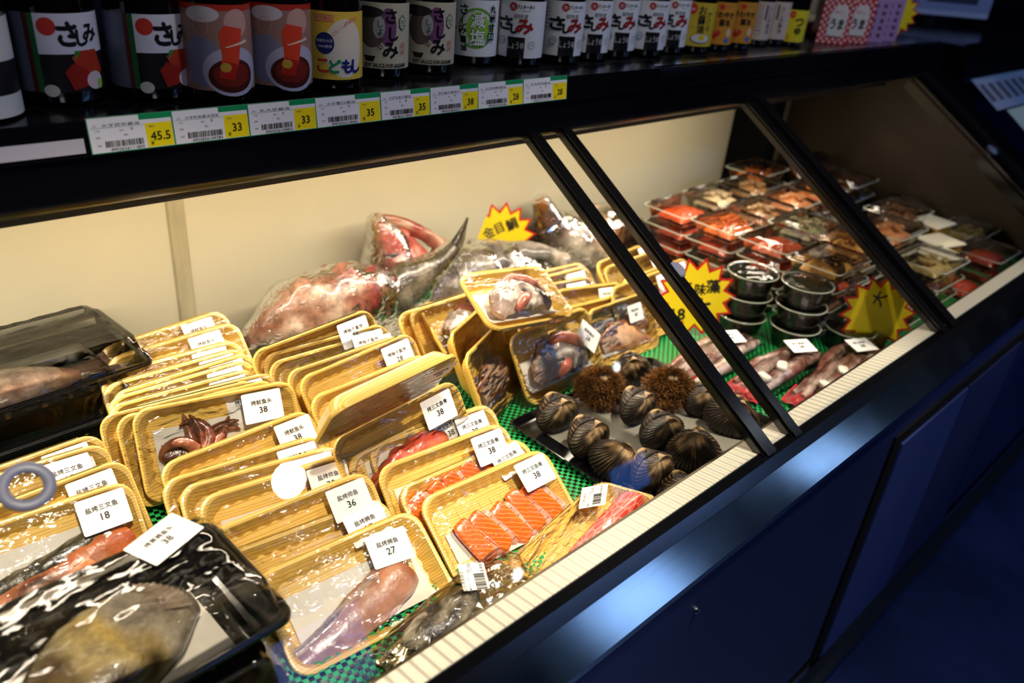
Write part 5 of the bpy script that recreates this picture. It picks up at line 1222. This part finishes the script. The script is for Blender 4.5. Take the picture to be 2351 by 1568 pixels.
def chk(w, h):
    g = Gfx(); g.rect(-w/2, 0, w/2, h, (196, 50, 54)); n = 0; y = .004
    while y < h-.004:
        x = -w/2+.004+(.007 if n % 2 else 0)
        while x < w/2-.004: g.ell(x, y, .0042, .0042, (232, 196, 196), 4); x += .014
        y += .007; n += 1
    g.poly([(-.016, .018), (.022, .018), (.024, .066), (.018, .086), (-.004, .086), (-.016, .066)], (226, 220, 216)); g.text('うま', .003, .044, .022, K_, w=.030, bold=.001); g.text('味だし', .004, .070, .008, (196, 60, 50), w=.024); return g
gc = chk(.072, .105)
gable('red and white checked carton, left of the two at the shelf end', (1.955, .935, SH+.001), -48, .072, .050, .105, (190, 46, 50), gc)
gable('red and white checked carton, right of the two beside the lilac ones', (2.045, .925, SH+.001), -48, .072, .050, .105, (190, 46, 50), gc)
g = Gfx(); g.rect(-.034, 0, .034, .105, (176, 140, 190))
for i, x in enumerate((-.020, .000, .020)):
    for k in range(5): g.text('養', x, .085-k*.017, .010, (30, 24, 40))
gable('lilac carton with columns of dark characters, left of the two', (2.135, .925, SH+.001), -48, .068, .050, .105, (170, 136, 186), g)
gable('lilac carton with columns of dark characters, right of the two by the starburst', (2.215, .925, SH+.001), -48, .068, .050, .105, (170, 136, 186), g)
# poster hanging beyond the shelf end
g = Gfx(); g.rect(-.20, -.18, .20, .18, (130, 140, 176)); g.rect(-.18, -.16, -.06, .14, (96, 104, 140)); g.rect(-.03, -.14, .15, .15, (40, 40, 60)); g.ell(.05, .02, .06, .08, (70, 50, 60)); g.rect(-.2, -.18, .2, -.165, (170, 176, 200))
b = MB(); g.build(b, lambda x, y, k: (x, -.002-k, y)); b.box((-.2, -.001, -.18), (.2, .001, .18)); o = b.obj('poster', 'print_matte', None, False); o.matrix_basis = RT(3.05, 1.12, 1.49, -40); tag(o, 'blurred blue grey poster board beyond the lilac cartons', 'poster')
b = MB(); b.box((3.04, 1.11, 0), (3.06, 1.13, 1.31)); o = b.obj('poster_stand', 'black_matte'); tag(o, 'thin dark stand holding the blurred blue poster', 'stand')

# ================================================================= price tags on the rail
TX = [.248, .331, .415, .500, .592, .670, .754, .841, .934]
INFO = [('45.5', '4902626111800', '大字昆布酱油'), ('33', '4902826109784', '大字刺身酱油混合'), ('33', '4902626108803', '丸大豆酱油'), ('35', '4902626118066', '大字蟹口酱油'), ('35', '4902826118069', '大字生鱼片酱油'), ('38', '4964366800512', '寺冈柚子醋烧汁'), ('28', '4902839604786', '丸江刺身酿造酱油'), ('28', '4902377127211', '丸天刺身酱油')]
for i, (pr, code, nm) in enumerate(INFO):
    w = TX[i+1]-TX[i]; g = Gfx(step=.00003); h = .035; wt = (226, 224, 232); gr = (20, 140, 84)
    g.rect(0, 0, w, h, gr); g.rect(.0008, .0008, w-.0008, h-.0008, wt); g.rect(w*.60, h-.006, w-.0008, h-.0004, gr); g.rect(w*.66, .0012, w-.0010, h-.0100, (240, 216, 10))
    g.rect(.002, h-.0108, w*.66, h-.0105, gr); g.text(nm, w*.38, h-.0085, .0032, K_, w=w*.44); g.text('品名', w*.08, h-.0085, .0020, (110, 110, 110))
    for (x, y, t) in ((.10, .62, '产地'), (.10, .44, '规格'), (.38, .60, '单位'), (.50, .62, '瓶'), (.42, .46, '等级'), (.10, .22, '条码'), (.74, .62, '零售价')): g.text(t, w*x, h*y, .0020 if t != '瓶' else .0028, (90, 90, 96))
    g.bars(w*.17, .0055, w*.62, .0115, seed=i+5); g.text(code, w*.42, .0030, .0030, K_, w=w*.40); g.text(pr, w*.83, .0120, .0085, (50, 48, 20), bold=.0002); g.text('¥', w*.72, .0055, .0045, (50, 48, 20))
    b = MB(); b.col = lin(wt); b.box((0, 0, -.0006), (w, h, 0)); g.build(b, lambda x, y, k: (x, y, .0001+k)); o = b.obj('price_tag', 'print', None, False)
    o.matrix_basis = Matrix.Translation((TX[i], .8352, 1.2540-.0003)) @ Matrix.Rotation(radians(83+(i % 3)), 4, 'X')
    tag(o, 'green bordered price tag with yellow corner reading %s, %s from the left' % (pr, ['first', 'second', 'third', 'fourth', 'fifth', 'sixth', 'seventh', 'eighth'][i]), 'price tag', 'price tags on the rail')

# ================================================================= ceiling lamps over the aisle
def lamp(label, x, y, r, glow):
    root = thing('ceiling_lamp', label, 'lamp', loc=(x, y, 2.90))
    MB().lathe([(r*1.3, .1), (r*1.3, .0), (r*1.1, -.005), (r*1.1, .02)], 24, cap=False).obj('housing', 'black_matte', root)
    MB().lathe([(r, .0), (r*.7, -.006), (.001, -.008)], 24).obj('bulb', glow, root)
lamp('small round ceiling lamp, its reflection glaring on the film above the 30 tray', 1.05, .02, .060, 'lamp_glow_warm')
lamp('small ceiling lamp over the aisle, nearer of the evenly spaced pair', 1.90, -.76, .028, 'lamp_glow')
lamp('small ceiling lamp over the aisle, farther of the evenly spaced pair', 3.74, -.78, .038, 'lamp_glow')
lamp('small ceiling lamp above the shellfish side of the aisle', 2.77, -.10, .022, 'lamp_glow')
# unseen blue panels, added so their reflections tint the glass
for x, y, w, d, s in ((.98, -.62, .34, .30, 'nearer'), (2.66, -.62, .26, .16, 'farther')):
    root = thing('added_blue_panel', 'dim blue glowing panel added under the ceiling for its reflection, the %s one' % s, 'light panel', loc=(x, y, 2.86))
    MB().box((-w/2-.02, -d/2-.02, 0), (w/2+.02, d/2+.02, .04)).obj('panel_case', 'black_matte', root, False)
    MB().box((-w/2, -d/2, -.004), (w/2, d/2, .002)).obj('lit_panel', 'blue_panel_glow', root, False)
    MB().box((-.01, -.01, .04), (.01, .01, .14)).obj('hanger', 'black_matte', root, False)

# unseen glow boxes added across the aisle so the steel reflects blue patches
for x, w, s in ((2.62, .55, 'nearer'), (4.55, .50, 'farther')):
    root = thing('added_glow_box', 'pale blue glowing box added across the aisle for its reflection, the %s one' % s, 'light box', loc=(x, -2.0, 2.08))
    MB().box((-w/2-.02, -.06, -.20), (w/2+.02, 0, .20)).obj('glow_box_case', 'black_matte', root, False)
    MB().box((-w/2, -.005, -.18), (w/2, .004, .18)).obj('lit_panel', 'pale_blue_glow', root, False)
    for xx in (-w/2+.03, w/2-.03): MB().box((xx-.004, -.034, .2), (xx+.004, -.026, .92)).obj('hanger', 'black_matte', root, False)
